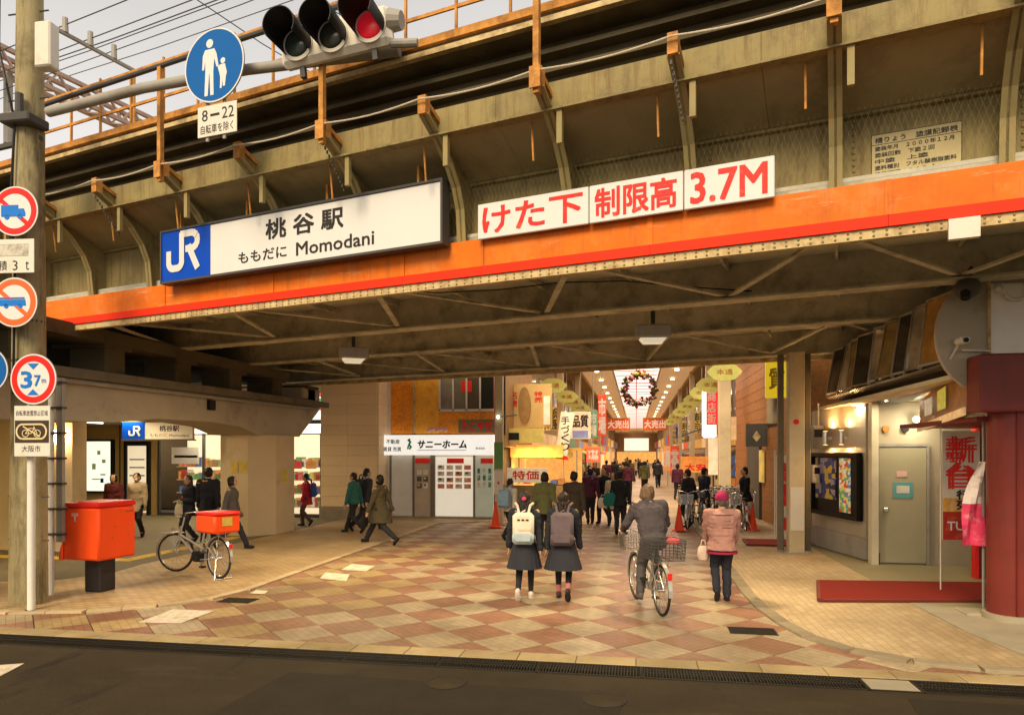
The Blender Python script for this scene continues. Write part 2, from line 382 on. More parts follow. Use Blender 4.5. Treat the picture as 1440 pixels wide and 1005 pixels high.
# ================================================================== GROUND
def ssheet(name, poly, z, mat, th=.02, kind='structure', parent=None):
    mb = MB(); mb.prism(poly, z-th, z, axis='z'); o = mb.build(name, mat, parent)
    if kind: o['kind'] = kind
    return o
ssheet('ground', [(-400,-200),(400,-200),(400,500),(-400,500)], -.06, m_conc)
ssheet('road', [(-60,-30),(60,-30),(60,6.79),(-60,6.79)], -.012, m_asph, .03)
plaza = ssheet('shopping_street_pavement', [(-14,7.14),(9,7.14),(9,24),(-14,24)], -.010, m_grout, .03)
m_stfar = tilemat('far street paving', (.46,.35,.2), .3, .3, .01, (.6,.55,.45), R(45))
ssheet('street_far', [(-4.6,22.0),(4.6,22.0),(4.6,160),(-4.6,160)], -.002, m_stfar, .006)
# diamond pavers: each square set at 45 degrees, red and tan in turn
sd_ = .57; hd = sd_*math.sqrt(2)/2; gap = .007
cells = []
for i in range(-40, 60):
    for j in range(-60, 60):
        cx = (i-j)*hd - .2; cy = (i+j)*hd + .1
        if not (-10.5 < cx < 4.6 and 7.1 < cy < 22.4): continue
        if cx > 2.3 and cy > 8.9: continue
        if cx < -6.5 and cy > 9.3: continue
        k = hd-gap*1.4
        poly = [(cx+k, cy), (cx, cy+k), (cx-k, cy), (cx, cy-k)]
        for a, b, c in ((0,-1,-7.42),(0,1,22.0),(1,0,4.5),(-1,0,10.4)): poly = clip(poly, a, b, c) if poly else poly
        if cx < -4 and poly: pass
        if len(poly) > 2: cells.append((math.hypot(cx, cy), i, j, cx, cy, poly))
cells.sort()
shared = {}
restR, restT = MB(), MB()
def bev(mb, poly, z0, z1, b=.006):
    n = len(poly); mx = sum(p[0] for p in poly)/n; my = sum(p[1] for p in poly)/n
    L = max(math.hypot(p[0]-mx, p[1]-my) for p in poly); k = 1-b/L
    vs = [(x, y, z0) for x, y in poly]+[(x, y, z1-.004) for x, y in poly]+[(mx+(x-mx)*k, my+(y-my)*k, z1) for x, y in poly]
    fs = [(i, (i+1)%n, n+(i+1)%n, n+i) for i in range(n)]+[(n+i, n+(i+1)%n, 2*n+(i+1)%n, 2*n+i) for i in range(n)]+[tuple(range(2*n, 3*n))]
    mb._add(vs, fs)
rr = random.Random(3)
for n_, (d, i, j, cx, cy, poly) in enumerate(cells):
    red = (i+j*0) % 2 == (j % 2)
    mat = m_red if red else (m_yel if (cx < -3.2 and rr.random() < .55) else m_tan)
    dz = rr.uniform(-.0015, .0015)
    if n_ < 300:
        mb = MB(); bev(mb, [(x-cx, y-cy) for x, y in poly], -.012, .002)
        o = mb.build('paver', mat, plaza); o.location = (cx, cy, dz)
    else: bev(restR if red else restT, poly, -.012, .002+dz)
restR.build('red_paver_field', m_red, plaza, kind='stuff'); restT.build('tan_paver_field', m_tan, plaza, kind='stuff')
# edging strip between pavers and drain
m_edge = M('concrete edging', (.40,.30,.15), .85, var=.25, scale=4, bump=.6, bscale=40, dirt=(.20,.14,.06), dirt_amt=.8, dscale=2, rand=.15, wpos=True)
edge = ssheet('kerb_edging', [(-14,7.14),(9,7.14),(9,7.41),(-14,7.41)], -.006, m_grout, .01)
for i in range(36):
    x = -12+i*.6
    mb = MB(); bev(mb, [(0,0),(.592,0),(.592,.255),(0,.255)], -.012, .004); o = mb.build('kerb_stone', m_edge, edge); o.location = (x, 7.15, 0)
# drains
m_grate = M('drain iron', (.025,.02,.013), .7, metal=.2, var=.3, scale=20)
def grate(x, w, solid=False):
    t = thing('drain_grate', 'x', 'drain grate', (x, 6.87, -.012), 0, 'drain covers along the road edge')
    f = MB(); f.b2((0,-.08,-.03),(w,-.06,.010)); f.b2((0,.25,-.03),(w,.27,.010)); f.b2((0,-.08,-.03),(.012,.27,.009)); f.b2((w-.012,-.08,-.03),(w,.27,.009)); f.build('frame', m_grate, t)
    if solid: MB().b2((.02,-.05,-.03),(w-.02,.25,.008)).build('lid', m_conc, t)
    else:
        b = MB(); n = int(w/.03)
        for k in range(n): b.b2((.02+k*(w-.04)/n, -.06, -.03), (.02+k*(w-.04)/n+.011, .25, .006))
        for y in (.09,.17): b.b2((.02,y,-.03),(w-.02,y+.012,.007))
        b.build('grating', m_grate, t)
    return t
g0 = grate(0, .995); gi = []
for i in range(13):
    t = g0 if i == 0 else copy_tree(g0); t.location.x = -10.95+i*1.0; gi.append(t)
s_ = grate(2.05, .45, True); s_['label'] = 'concrete drain lid in the gutter between the iron grates, right of the street'; s_['group'] = ''; del s_['group']
for i in range(4):
    t = copy_tree(g0); t.location.x = 2.5+i; gi.append(t)
for i, t in enumerate(gi): t['label'] = 'dark iron grate of the gutter drain between road and pavers, %s from the left' % ('first second third fourth fifth sixth seventh eighth ninth tenth eleventh twelfth thirteenth fourteenth fifteenth sixteenth seventeenth'.split()[i])
ssheet('gutter', [(-14,6.79),(9,6.79),(9,7.14),(-14,7.14)], -.045, m_grate, .015)
def cover(px, py, w, d, label, rz=0):
    p = G(px, py); t = thing('drain_cover', label, 'drain cover', (p.x, p.y, .001), rz)
    mb = MB()
    for k in range(9): mb.b2((-w/2, -d/2+k*d/9, 0), (w/2, -d/2+k*d/9+d/9*.55, .010))
    mb.build('grating', m_grate, t); MB().b2((-w/2-.02,-d/2-.02,0),(w/2+.02,d/2+.02,.005)).build('frame', m_blk, t)
cover(1058, 887, .5, .30, 'dark rectangular drain cover beside the right kerb')
cover(335, 844, .45, .28, 'dark rectangular drain cover beside the post bicycle')
# white paint
m_paint = M('worn white paint', (.66,.58,.44), .7, var=.15, scale=12, dirt=(.42,.30,.16), dirt_amt=.75, dscale=7)
def paint(pts, z=.004):
    P = [G(x, y) for x, y in pts]; mb = MB(); mb.prism([(p.x, p.y) for p in P], z, z+.004, axis='z')
    o = mb.build('painted_marking', m_paint); o['kind'] = 'structure'
paint([(195,875),(255,876),(302,859),(243,857)], .005)
paint([(450,813),(487,817),(492,808),(458,805)], .005); paint([(480,801),(515,803),(527,796),(495,793)], .005)
paint([(352,834),(372,835),(377,831),(360,830)], .005); paint([(-8,951),(-8,934),(34,931),(0,949)], -.010)

ssheet('asphalt_patch', [(-3.4,5.2),(-.2,5.1),(-.1,6.3),(-3.3,6.4)], -.0085, M('patched asphalt', (.030,.022,.011), .9, var=.2, scale=3, bump=.8, bscale=150, dirt=(.08,.06,.03), dirt_amt=.35, dscale=80), .003)
ssheet('asphalt_patch', [(2.2,5.9),(5.6,5.9),(5.7,6.6),(2.3,6.62)], -.0085, MATS['patched asphalt'], .003)
for px, py, lb in ((627,958,'faint round iron cover in the asphalt left of centre'),(850,982,'faint round iron cover in the asphalt near the bottom edge')):
    p = G(px, py); t = thing('manhole_cover', lb, 'manhole cover', (p.x, p.y, -.011)); q = MB(); q.cyl((0,0,-.01),(0,0,.004),.17,n=28); q.build('lid', m_asph, t); q = MB()
    for i in range(28):
        a, b = 2*math.pi*i/28, 2*math.pi*(i+1)/28; q.bar((.18*math.cos(a),.18*math.sin(a),.003),(.18*math.cos(b),.18*math.sin(b),.003),.02,.006)
    q.build('rim', m_grate, t)
# sidewalks
RW = [(1.74,22),(1.74,13),(1.72,11),(1.76,10),(1.86,9.2),(2.02,8.55),(2.3,8.1),(2.75,7.8),(3.3,7.66),(4.2,7.58),(7,7.55)]
def kerbline(pts, w, z, name, mat):
    k = ssheet(name, [(pts[0][0]-.02, pts[0][1]), (pts[0][0], pts[0][1]), (pts[0][0]+.01, pts[0][1]-.01)], z-.02, mat)
    # resample
    P = [Vector((x, y, 0)) for x, y in pts]; segs = []
    L = 0; cur = P[0]; q = [cur]
    for a, b in zip(P, P[1:]):
        d = (b-a).length; n = max(1, round(d/.55))
        for m in range(1, n+1): q.append(a.lerp(b, m/n))
    for a, b in zip(q, q[1:]):
        d = (b-a); nrm = Vector((d.y, -d.x, 0)).normalized()
        A, B = a+d*.01, b-d*.01
        mb = MB(); poly = [(A.x, A.y), (B.x, B.y), (B.x+nrm.x*w, B.y+nrm.y*w), (A.x+nrm.x*w, A.y+nrm.y*w)]
        cx = sum(p[0] for p in poly)/4; cy = sum(p[1] for p in poly)/4
        bev(mb, [(x-cx, y-cy) for x, y in poly], -.02, z, .012)
        o = mb.build('kerb_stone', mat, k); o.location = (cx, cy, 0)
    return k
# right walk body lies to the right of the line
walkR = ssheet('sidewalk_right', RW+[(7,7.55),(7,22)], .028, m_walkR, .05)
kerbline([(x, y) for x, y in RW], .17, .034, 'kerb_right', m_kerb)   # stones on the street side
ssheet('forecourt_right', [(3.78,9.0),(3.80,22),(12,22),(12,7.9),(4.6,7.9)], .032, M('olive grey concrete', (.30,.255,.14), .6, var=.15, scale=1.2, dirt=(.2,.16,.08), dirt_amt=.45), .02)
ssheet('ramp_right', [(3.72,10.6),(5.2,9.9),(6.5,8.4),(6.5,7.7),(3.95,7.75),(3.76,9)], .045, m_conc, .02)
LW = [(-14,8.05),(-9,8.05),(-8.1,8.12),(-7.2,8.35),(-6.5,8.8),(-6.1,9.3),(-5.95,10),(-5.95,14),(-5.95,20.5),(-4.4,21.6)]
ssheet('sidewalk_left', LW+[(-4.4,22.1),(-9.1,22.1),(-9.1,11.9),(-8.95,10.9),(-9.4,10.1),(-14,8.9)], .026, m_walkL, .05)
m_kerb2 = M('pale kerb paving', (.46,.35,.2), .8, var=.2, scale=6, rand=.12, dirt=(.25,.18,.1), dirt_amt=.4)
kerbline(list(reversed(LW)), .14, .030, 'kerb_left', m_kerb2) if False else kerbline(LW, .14, .030, 'kerb_left', m_kerb2)
ssheet('concourse_floor', [(-30,8.8),(-14,8.8),(-9.4,10.1),(-8.95,10.9),(-9.1,11.9),(-9.1,22.5),(-30,22.5)], .022, m_asph2, .04)
# tactile strips
tac = MB(); m_tac = M('yellow tactile paving', (.62,.40,.05), .6, var=.1, scale=6)
tac.b2((-9.9,12.2,.0),(-9.6,16.2,.028)); tac.b2((-14,12.2,.0),(-9.9,12.5,.028))
for i in range(26):
    for k in range(3): tac.b2((-9.86+k*.1,12.25+i*.15,.028),(-9.82+k*.1,12.33+i*.15,.033))
o = tac.build('tactile_strip', m_tac); o['kind'] = 'structure'
# mats
def mat_(pts, label):
    t = thing('floor_mat', label, 'floor mat', (pts[0][0], pts[0][1], .05)); mb = MB()
    mb.prism([(x-pts[0][0], y-pts[0][1]) for x, y in pts], -.002, .020, axis='z'); mb.build('pile', m_mat, t)
    e = MB(); Q = [Vector((x-pts[0][0], y-pts[0][1], .01)) for x, y in pts]
    for a, b in zip(Q, Q[1:]+Q[:1]): e.bar(a, b, .05, .028)
    e.build('binding', m_maroond, t)
mat_([(2.50,10.48),(5.0,10.9),(5.4,12.3),(2.86,12.06)], 'long red mat on the pavement in front of the grey door')
mat_([(2.45,16.6),(3.75,16.6),(3.9,17.6),(2.5,17.6)], 'smaller red mat further in beside the steel arcade column')

# ================================================================== BRIDGE
bridge = thing('railway_bridge', 'olive steel railway girder bridge with orange and red fascia over the street', 'bridge', (0,0,0), BR)
SL, SR = -22.5, 14
def bp(name, mb, mat, smooth=False, par=None, **k): return mb.build(name, mat, par or bridge, smooth, **k)
# fascia band: sheets butted every 2.76 m
x = -9.35
segs = [-12.45, -9.35, -7.2, -5.05, -3.93, -1.9, .35, 2.4, 5, 8, SR]
for a, b in zip(segs, segs[1:]):
    bp('fascia_panel', MB().b2((a+.002, 7.50, 4.325), (b-.002, 7.53, 4.65)), m_orange)
    bp('red_band', MB().b2((a+.002, 7.488, 4.215), (b-.002, 7.53, 4.322)), m_redband)
    bp('cover_strip', MB().b2((a-.03, 7.485, 4.32), (a+.03, 7.499, 4.65)), m_orange)
# web
for a, b in zip([SL, -16, -11.8]+[-9.0+2.76*i for i in range(9)], [-16, -11.8]+[-9.0+2.76*i for i in range(9)]):
    if b <= a: continue
    bp('web_panel', MB().b2((a, 7.80, 4.64), (b-.004, 7.84, 5.43)), m_olive)
    s2 = MB(); s2._add([(a,7.80,5.42),(b-.004,7.80,5.42),(b-.004,7.02,5.73),(a,7.02,5.73),(a,7.84,5.46),(b-.004,7.84,5.46),(b-.004,7.06,5.77),(a,7.06,5.77)],
        [(0,3,2,1),(4,5,6,7),(0,1,5,4),(1,2,6,5),(2,3,7,6),(3,0,4,7)]); bp('overhang_plate', s2, M('shaded overhang paint', (.34,.275,.14), .7, var=.15, scale=2, dirt=(.14,.1,.055), dirt_amt=.5))
    bp('edge_beam', MB().b2((a, 6.98, 5.72), (b-.004, 7.02, 6.02)), m_olive)
    bp('edge_flange', MB().b2((a, 6.92, 5.70), (b-.004, 7.05, 5.72)), m_olive)
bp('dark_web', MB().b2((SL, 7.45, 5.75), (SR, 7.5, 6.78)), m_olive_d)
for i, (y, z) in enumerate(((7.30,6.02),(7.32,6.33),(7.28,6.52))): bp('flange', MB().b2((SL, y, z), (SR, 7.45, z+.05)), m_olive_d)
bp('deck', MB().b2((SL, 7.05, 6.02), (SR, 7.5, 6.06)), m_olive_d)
bp('shelf_plate', MB().b2((SL, 7.535, 4.60), (SR, 7.80, 4.635)), m_olive); bp('bottom_web', MB().b2((SL, 7.56, 4.24), (SR, 7.60, 4.60)), m_olive)
bp('stiffener', MB().b2((SL, 7.74, 5.40), (SR, 7.80, 5.43)), m_olive)
bp('walkway_slab', MB().b2((SL, 7.10, 6.72), (SR, 8.3, 6.84)), M('sooty slab', (.17,.14,.08), .85, var=.3, scale=3, dirt=(.07,.05,.03), dirt_amt=.6))
bp('walkway_edge', MB().b2((SL, 7.05, 6.84), (SR, 7.12, 6.93)), m_rust)
bp('walkway_edge', MB().b2((SL, 7.02, 6.70), (SR, 7.098, 6.76)), m_tanst)
# brackets
m_brk = M('bracket paint', (.30,.24,.10), .6, var=.18, scale=4, dirt=(.36,.17,.05), dirt_amt=.4, dscale=4)
def bracket(s, post):
    o_ = [(7.79,4.65),(7.56,4.65),(7.52,5.05),(7.42,5.28),(7.24,5.50),(7.0,5.68),(6.70,5.84),(6.70,5.93),(6.97,5.93),(6.97,5.75),(7.79,5.41)]
    if s < -3.5 and False: pass
    pl = MB(); pl.prism([(y, z) for y, z in o_], s-.012, s+.012, axis='x'); bk = bp('bracket', pl, m_olive)
    fl = MB()
    for (y0, z0), (y1, z1) in zip(o_[1:7], o_[2:7]):
        fl._add([(s-.06,y0,z0),(s+.06,y0,z0),(s+.06,y1,z1),(s-.06,y1,z1),(s-.06,y0+.012,z0+.02),(s+.06,y0+.012,z0+.02),(s+.06,y1+.012,z1+.02),(s-.06,y1+.012,z1+.02)],
            [(0,1,2,3),(4,5,6,7),(0,1,5,4),(1,2,6,5),(2,3,7,6),(3,0,4,7)])
    fl.build('bracket_flange', m_brk, bk)
    t2 = MB(); t2.bar((s,6.72,5.98),(s,7.2,5.80),.09,.05); t2.b2((s-.05,6.66,5.84),(s+.05,6.76,6.04)); t2.build('bracket_tip', m_rust, bk)
    MB().b2((s+.10,6.95,5.35),(s+.16,7.0,5.72)).build('gusset', m_brk, bk)
    MB().cyl((s-.25,7.15,5.3),(s-.25,7.1,5.72),.012,n=6).build('hanger_rod', m_rust, bk)
    rv = MB()
    for k in range(12): rv.ell((s+.16, 7.792, 4.70+k*.06), (.014,.008,.014), nu=6, nv=4)
    for k in range(5): rv.ell((s+.32+k*.2, 7.735, 5.415), (.014,.008,.014), nu=6, nv=4)
    rv.build('rivet_row', m_olive, bk, kind='stuff')
    # hanging chain on some
    if post:
        p = MB(); p.b2((s-.032,6.63,5.76),(s+.032,6.69,7.30)); p.b2((s-.06,6.60,5.8),(s+.06,6.62,6.02)); p.build('tall_post', m_rust, bk)
for k in range(-8, 12):
    bracket(-2.857-1.38*k, k % 2 == 0)
bp('top_rail', MB().cyl((-22,6.66,7.32),(SR,6.66,7.32),.035), m_dgrey)
# rope from tip to tip
rope = MB()
for k in range(-8, 11):
    a = Vector((-2.857-1.38*k, 6.62, 5.98)); b = Vector((-2.857-1.38*(k+1), 6.62, 5.98)); pr = a
    for i in range(1, 9):
        p = a.lerp(b, i/8); p.z -= .045*math.sin(math.pi*i/8); rope.cyl(pr, p, .009, n=6); pr = p
rope.build('slack_rope', M('pale rope', (.55,.48,.36), .9, var=.3, scale=60), bridge)
# chains hanging from brackets
ch = MB()
for k in (-1, 2, 5, 8):
    s = -2.857-1.38*k-.02
    for i in range(12): ch.box((s+.05*math.sin(i*.1), 6.7+i*.03, 5.78-i*.04), (.022, .012, .04), rz=(i%2)*1.57)
ch.build('hanging_chain', m_dgrey, bridge, kind='stuff')
# fine net in front of the brackets
net = MB(); w_ = .0004
def ns(a, b):
    a, b = Vector(a), Vector(b); d = (b-a).normalized(); u = d.cross(Vector((0,-.8,.6))).normalized()*w_
    net._add([a+u, a-u, b-u, b+u], [(0,1,2,3)])
s = -12.3
while s < 9:
    for dx in (.25, -.25): ns((s, 7.46, 5.36), (s+dx, 6.97, 5.72)); ns((s+.0, 7.54, 4.66), (s+dx, 7.46, 5.36))
    s += .055
net.build('bird_net', M('net cord', (.36,.29,.14), .9, var=.1), bridge, kind='stuff')
# underside
for gy in (7.66, 10.3, 12.8, 16.55):
    bp('girder', MB().b2((SL, gy, 4.25), (SR, gy+.04, 4.738)), m_under)
    bp('bottom_flange', MB().b2((SL, max(gy-.13,7.605), 4.22), (SR, gy+.17, 4.25)), m_under)
bp('bolted_plate', MB().b2((SL, 7.515, 4.12), (SR, 7.60, 4.212)), m_tanst)
bl = MB(); s = -10
while s < 8:
    for y in (4.145, 4.19): bl.ell((s, 7.513, y), (.013,.01,.013), nu=6, nv=4)
    s += .11
bl.build('bolt_row', m_olive, bridge, kind='stuff')
bp('deck_plate', MB().b2((SL, 7.66, 4.74), (SR, 17.05, 4.78)), M('deck underside', (.50,.475,.38), .8, var=.25, scale=2, dirt=(.30,.275,.20), dirt_amt=.5))
s = SL+.3; i = 0
while s < SR:
    for y0, y1 in ((7.66,10.3),(10.34,12.8),(12.84,16.55)):
        bp('cross_frame', MB().b2((s-.02, y0, 4.64), (s+.02, y1, 4.738)), m_under)
    if i % 2 == 0:
        bp('lateral_brace', MB().bar((s, 7.7, 4.28), (s+1.38, 10.3, 4.29), .08, .03), m_under)
        bp('lateral_brace', MB().bar((s+1.38, 10.3, 4.284), (s+2.76, 7.7, 4.284), .08, .03), m_under)
        bp('lateral_brace', MB().bar((s, 12.85, 4.28), (s+1.38, 16.5, 4.29), .08, .03), m_under)
        bp('lateral_brace', MB().bar((s+1.38, 16.5, 4.284), (s+2.76, 12.85, 4.284), .08, .03), m_under)
    s += 1.38; i += 1
bp('rear_beam', MB().b2((SL, 17.05, 4.17), (SR, 17.2, 4.46)), m_tanst)
bp('rear_web', MB().b2((SL, 17.2, 4.2), (SR, 17.3, 6.6)), m_olive)
bp('track_bed', MB().b2((SL, 8.3, 6.3), (SR, 17.3, 6.4)), m_conc)
cbl = MB(); pr = Vector((-6,8.2,4.4))
for i in range(1, 16): 
    p = Vector((-6+i*.8, 8.2+i*.35, 4.42-.08*math.sin(i*1.3))); cbl.cyl(pr, p, .009, n=5); pr = p
cbl.build('sagging_cable', m_blk, bridge)
bp('junction_box', MB().b2((.82,7.38,4.00),(1.06,7.45,4.18)), m_offw)

# under-bridge light fixtures
def fixture(px, py, d, label, rz=0):
    p = D(px, py, d); t = thing('ceiling_floodlight', label, 'floodlight', p, rz)
    MB().bbox((-.26,-.16,-.10),(.26,.16,.10),.02).build('housing', m_grey, t)
    MB().prism([(-.2,-.10),(.2,-.10),(.14,-.17),(-.14,-.17)], -.12, .12).build('diffuser', M('lit frosted diffuser', (.7,.65,.5), .4, emit=.35, ecol=(1,.85,.6)), t)
    lamp('flood_lamp', (0,0,-.2), 110, .3, (1,.78,.48), parent=t)
    MB().b2((-.03,-.03,.10),(.03,.03,4.34-p.z)).build('bracket', m_dgrey, t)
fixture(497, 497, 13.0, 'grey floodlight box under the girders left of centre, above the tan building', .5)
fixture(918, 467, 10.9, 'grey floodlight box under the girders above the arcade mouth', .1)

# ================================================================== RAILING ABOVE
rail = thing('walkway_railing', 'rusty orange handrail with thin posts along the top of the railway bridge', 'railing', (0,0,6.93), BR)
s = -22.0; i = 0
while s < 3:
    MB().b2((s-.014, 7.105, -.02), (s+.014, 7.135, .86 if i % 2 else .8)).build('rail_post', m_rust, rail)
    s += .69; i += 1
for z in (.30, .80): MB().b2((-22, 7.11, z-.02), (3, 7.135, z+.02)).build('rail', m_rust, rail)
rail2 = thing('walkway_railing', 'second rusty handrail on the far side of the tracks seen through the near one', 'railing', (0,0,6.5), BR)
s = -24
while s < -2:
    MB().b2((s-.03, 16.9, 0), (s+.03, 16.96, 1.5)).build('rail_post', m_rust, rail2); s += 1.38
for z in (.7, 1.1, 1.5): MB().b2((-24, 16.91, z-.02), (-2, 16.95, z+.02)).build('rail', m_rust, rail2)
# low timber-like cabinet on the walkway behind railing
cab = thing('trackside_frame', 'small rusty grid frame standing behind the bridge railing', 'trackside frame', BW(-5.9, 8.0, 6.84), BR)
for k in range(7): MB().b2((k*.17, 0, 0),(k*.17+.03,.04,.42)).build('upright', m_rust, cab)
for z in (.12,.40): MB().b2((0,-.01,z),(1.06,0,z+.03)).build('crossbar', m_rust, cab)

# catenary truss, arm, wires
m_zinc = M('galvanised steel', (.42,.30,.24), .6, var=.2, scale=6, dirt=(.25,.1,.06), dirt_amt=.5)
tr = thing('catenary_gantry', 'lattice steel gantry beam crossing above the tracks behind the utility pole', 'gantry', (0,0,0), BR)
sx = -18.6
for dy, dz in ((0,0),(.45,0),(0,.45),(.45,.45)):
    MB().b2((sx+dy-.05, 5.5, 11.3+dz-.05), (sx+dy+.05, 20, 11.3+dz+.05)).build('chord', m_zinc, tr)
y = 5.5; lat = MB()
while y < 19.6:
    for dx in (0,.45):
        lat.bar((sx+dx, y, 11.3), (sx+dx, y+.35, 11.75), .07, .04); lat.bar((sx+dx, y+.35, 11.75), (sx+dx, y+.7, 11.3), .07, .04)
    lat.bar((sx, y, 11.3), (sx+.45, y+.35, 11.3), .07, .04); y += .7
lat.build('lattice', m_zinc, tr, kind='stuff')
MB().b2((sx+.1, 8.4, 5.5), (sx+.4, 8.7, 14)).build('mast', m_zinc, tr)
MB().cyl((sx+.2, 10.4, 11.3), (sx+.2, 10.4, 9.6), .10, .10, 10).build('insulator', m_grey, tr)
arm = thing('wire_arm', 'grey steel wire arm with three insulators slanting above the railing', 'wire arm', (0,0,0), BR)
MB().bar((-13.5,7.9,10.1),(-13.5,10.1,10.1),.06,.06).build('beam', m_grey, arm)
MB().cyl((-13.5,10.1,10.1),(-13.5,10.1,6.4),.03).build('post', m_rust, arm)
for y in (8.65,9.15,9.65): MB().cyl((-13.5,y,10.12),(-13.5,y,10.40),.06,.05).build('insulator', m_grey, arm)
def wire(label, pts, r=.01, par=BR):
    t = thing('overhead_wire', label, 'wire', (0,0,0), par)
    MB().path(pts, r, 6).build('strand', m_dgrey, t)
for n_, (t_, z_, r_) in enumerate(((8.65,10.40,.014),(9.15,10.40,.014),(9.65,10.42,.012),(10.8,11.6,.014),(11.4,12.2,.018),(12.6,12.6,.014),(13.6,11.2,.012))):
    nm = ['lowest','second','third','fourth','fifth','sixth','farthest'][n_]
    wire('overhead line along the tracks, %s of seven counted outwards from the street' % nm, [(-40+6*i, t_, z_-.15*math.sin(math.pi*((i*6)%18)/18)) for i in range(10)], r_*.75)
for n_, (s0, s1, z0) in enumerate(((-13.5,-12.8,12.4),(-11.9,-10.6,12.6),(-9.5,-4.5,11.5))):
    wire('thin span wire crossing over the tracks, %s of three' % ['leftmost','middle','rightmost'][n_], [(s0,6.5,z0),(s1,13,z0-.4),(s1+(s1-s0),19,z0-.4)], .012)

# ================================================================== SIGNS ON THE BRIDGE
def board(name, label, cat, s0, s1, t_, z0, z1, depth, mat, frame=None, fw=.03):
    w, h = s1-s0, z1-z0
    th = thing(name, label, cat, BW(s0, t_, z0), BR)
    MB().bbox((0, 0, 0), (w, depth, h), .008).build('panel', mat, th)
    if frame:
        f = MB(); f.b2((-fw,-.02,-fw),(w+fw,depth+.01,0)); f.b2((-fw,-.02,h),(w+fw,depth+.01,h+fw)); f.b2((-fw,-.02,0),(0,depth+.01,h)); f.b2((w,-.02,0),(w+fw,depth+.01,h)); f.build('frame', frame, th)
    return th, w, h
def jr_logo(par, x, z, s, y, mat):
    mb = MB(); w = .17*s
    def P(L): return [(x+a*s, z+b*s) for a, b in L]
    def arc(cx, cz, r, a0, a1, n=8): return [(cx+r*math.cos(R(a0+(a1-a0)*i/n)), cz+r*math.sin(R(a0+(a1-a0)*i/n))) for i in range(n+1)]
    mb.stroke(P([(-.02,.46),(-.02,.24)]+arc(.15,.22,.17,180,270)[1:]+[(.24,.05)]+arc(.28,.22,.17,270,360)[1:]+[(.45,.88)]+[(.80,.88)]+arc(.80,.69,.19,90,-90)+[(.62,.5)]), w, y)
    mb.stroke(P([(.70,.54),(.98,.02)]), w*1.05, y-.001)
    return mb.build('station_logo', mat, par)
st, w, h = board('station_sign', 'long white station name sign with blue emblem square above the orange fascia', 'station sign', -9.14, -4.37, 7.30, 4.62, 5.34, .14, m_white, m_dgrey)
MB().b2((0,-.006,0),(.98,-.001,h)).build('blue_square', m_jrb, st)
jr_logo(st, .16, .14, .58, -.014, m_white)
text('桃 谷 駅', 2.02, .37, 1.30, .26, -.004, m_ink, st, .03)
text('ももだに', 1.52, .10, .86, .15, -.004, m_ink, st, .02)
text('Momodani', 2.55, .09, 1.25, .17, -.004, m_ink, st, .022)
for q in (.3, 1.6, 3.0, 4.4): MB().b2((q, .05, h), (q+.03, .10, h+.5)).build('hanger', m_rust, st)
for (a, b, tx, lab) in ((-3.93,-2.56,'けた下','left board'),(-2.55,-1.53,'制限高','middle board'),(-1.52,-.64,'3.7M','right board')):
    o_, w, h = board('height_limit_board', {'left board':'white board with red hiragana and kanji, left third of the height limit sign','middle board':'white board with three red kanji, middle of the height limit sign','right board':'white board reading 3.7M in red at the end of the height limit sign'}[lab], 'sign board', a, b, 7.40, 4.61, 5.02, .03, m_white)
    text(tx, .07, .05, w-.14, h-.10, -.004, m_redink, o_, .025)
nb = thing('painted_notice', 'black painted maintenance notice in a thin box on the olive girder', 'painted notice', BW(.22, 7.792, 4.70), BR)
fr = MB(); W_, H_n = .75, .50
for a, b in (((0,0),(W_,0)),((0,H_n),(W_,H_n)),((0,0),(0,H_n)),((W_,0),(W_,H_n)),((0,.40),(W_,.40))): fr.b2((a[0]-.003,-.003,a[1]-.003),(b[0]+.003,0,b[1]+.003))
fr.build('outline', m_ink, nb); MB().b2((0,-.0015,0),(W_,-.0005,H_n)).build('painted_ground', M('pale notice ground', (.52,.43,.22), .6, var=.1, dirt=(.36,.28,.12), dirt_amt=.4, dscale=4), nb)
text('橋りょう　塗膜記録表', .03,.415,W_-.06,.055,-.003,m_ink,nb,.03)
for i, l in enumerate(('塗装年月　２０００年１２月','塗装回数　下塗２回','　　　　　中塗　上塗','塗料種別　フタル酸樹脂塗料','塗装面積　１８５㎡','施 工 者　　塗装工業株式会社')):
    text(l, .03,.34-i*.062,(.66,.5,.45,.68,.5,.69)[i],.043,-.003,m_ink,nb,.03)

# ================================================================== POLE, SIGNAL, ROAD SIGNS
m_pole = M('concrete pole', (.34,.28,.15), .85, var=.15, scale=3, bump=.3, bscale=60, dirt=(.12,.09,.04), dirt_amt=.55, dscale=1.6)
rustrun(m_pole, (.07,.055,.025), .7, .48, .64, (3,3,.4))
pp = G(40, 850)
pole = thing('utility_pole', 'tall round concrete utility pole carrying signs and the signal arm', 'utility pole', (pp.x, pp.y, 0))
MB().cyl((0,0,-.02),(0.03,0,10),.235,.145,24).build('shaft', m_pole, pole, True)
c_ = MB()
for z in (2.9,3.35,3.9,4.6,5.05,5.6,6.6,6.75): c_.cyl((.01,0,z),(.01,0,z+.03),.225-.009*z+.012,None,20)
c_.build('steel_band', m_dgrey, pole)
bx = D(66, 66, 9.45) - Vector((pp.x, pp.y, 0)); jb = MB(); jb.bbox((bx.x-.12,bx.y-.09,bx.z-.30),(bx.x+.12,bx.y+.09,bx.z+.30),.02); jb.build('junction_box', m_offw, pole)
cb = MB(); cb.path([(-.3,-.1,9.5),(-.26,-.2,8.6),(-.25,-.22,7.6),(-.1,-.25,7.1),(0,-.22,6.6),(-.05,-.23,5.6),(.02,-.24,4.6),(.02,-.26,3.2)], .016, 6); cb.build('cable', m_blk, pole)
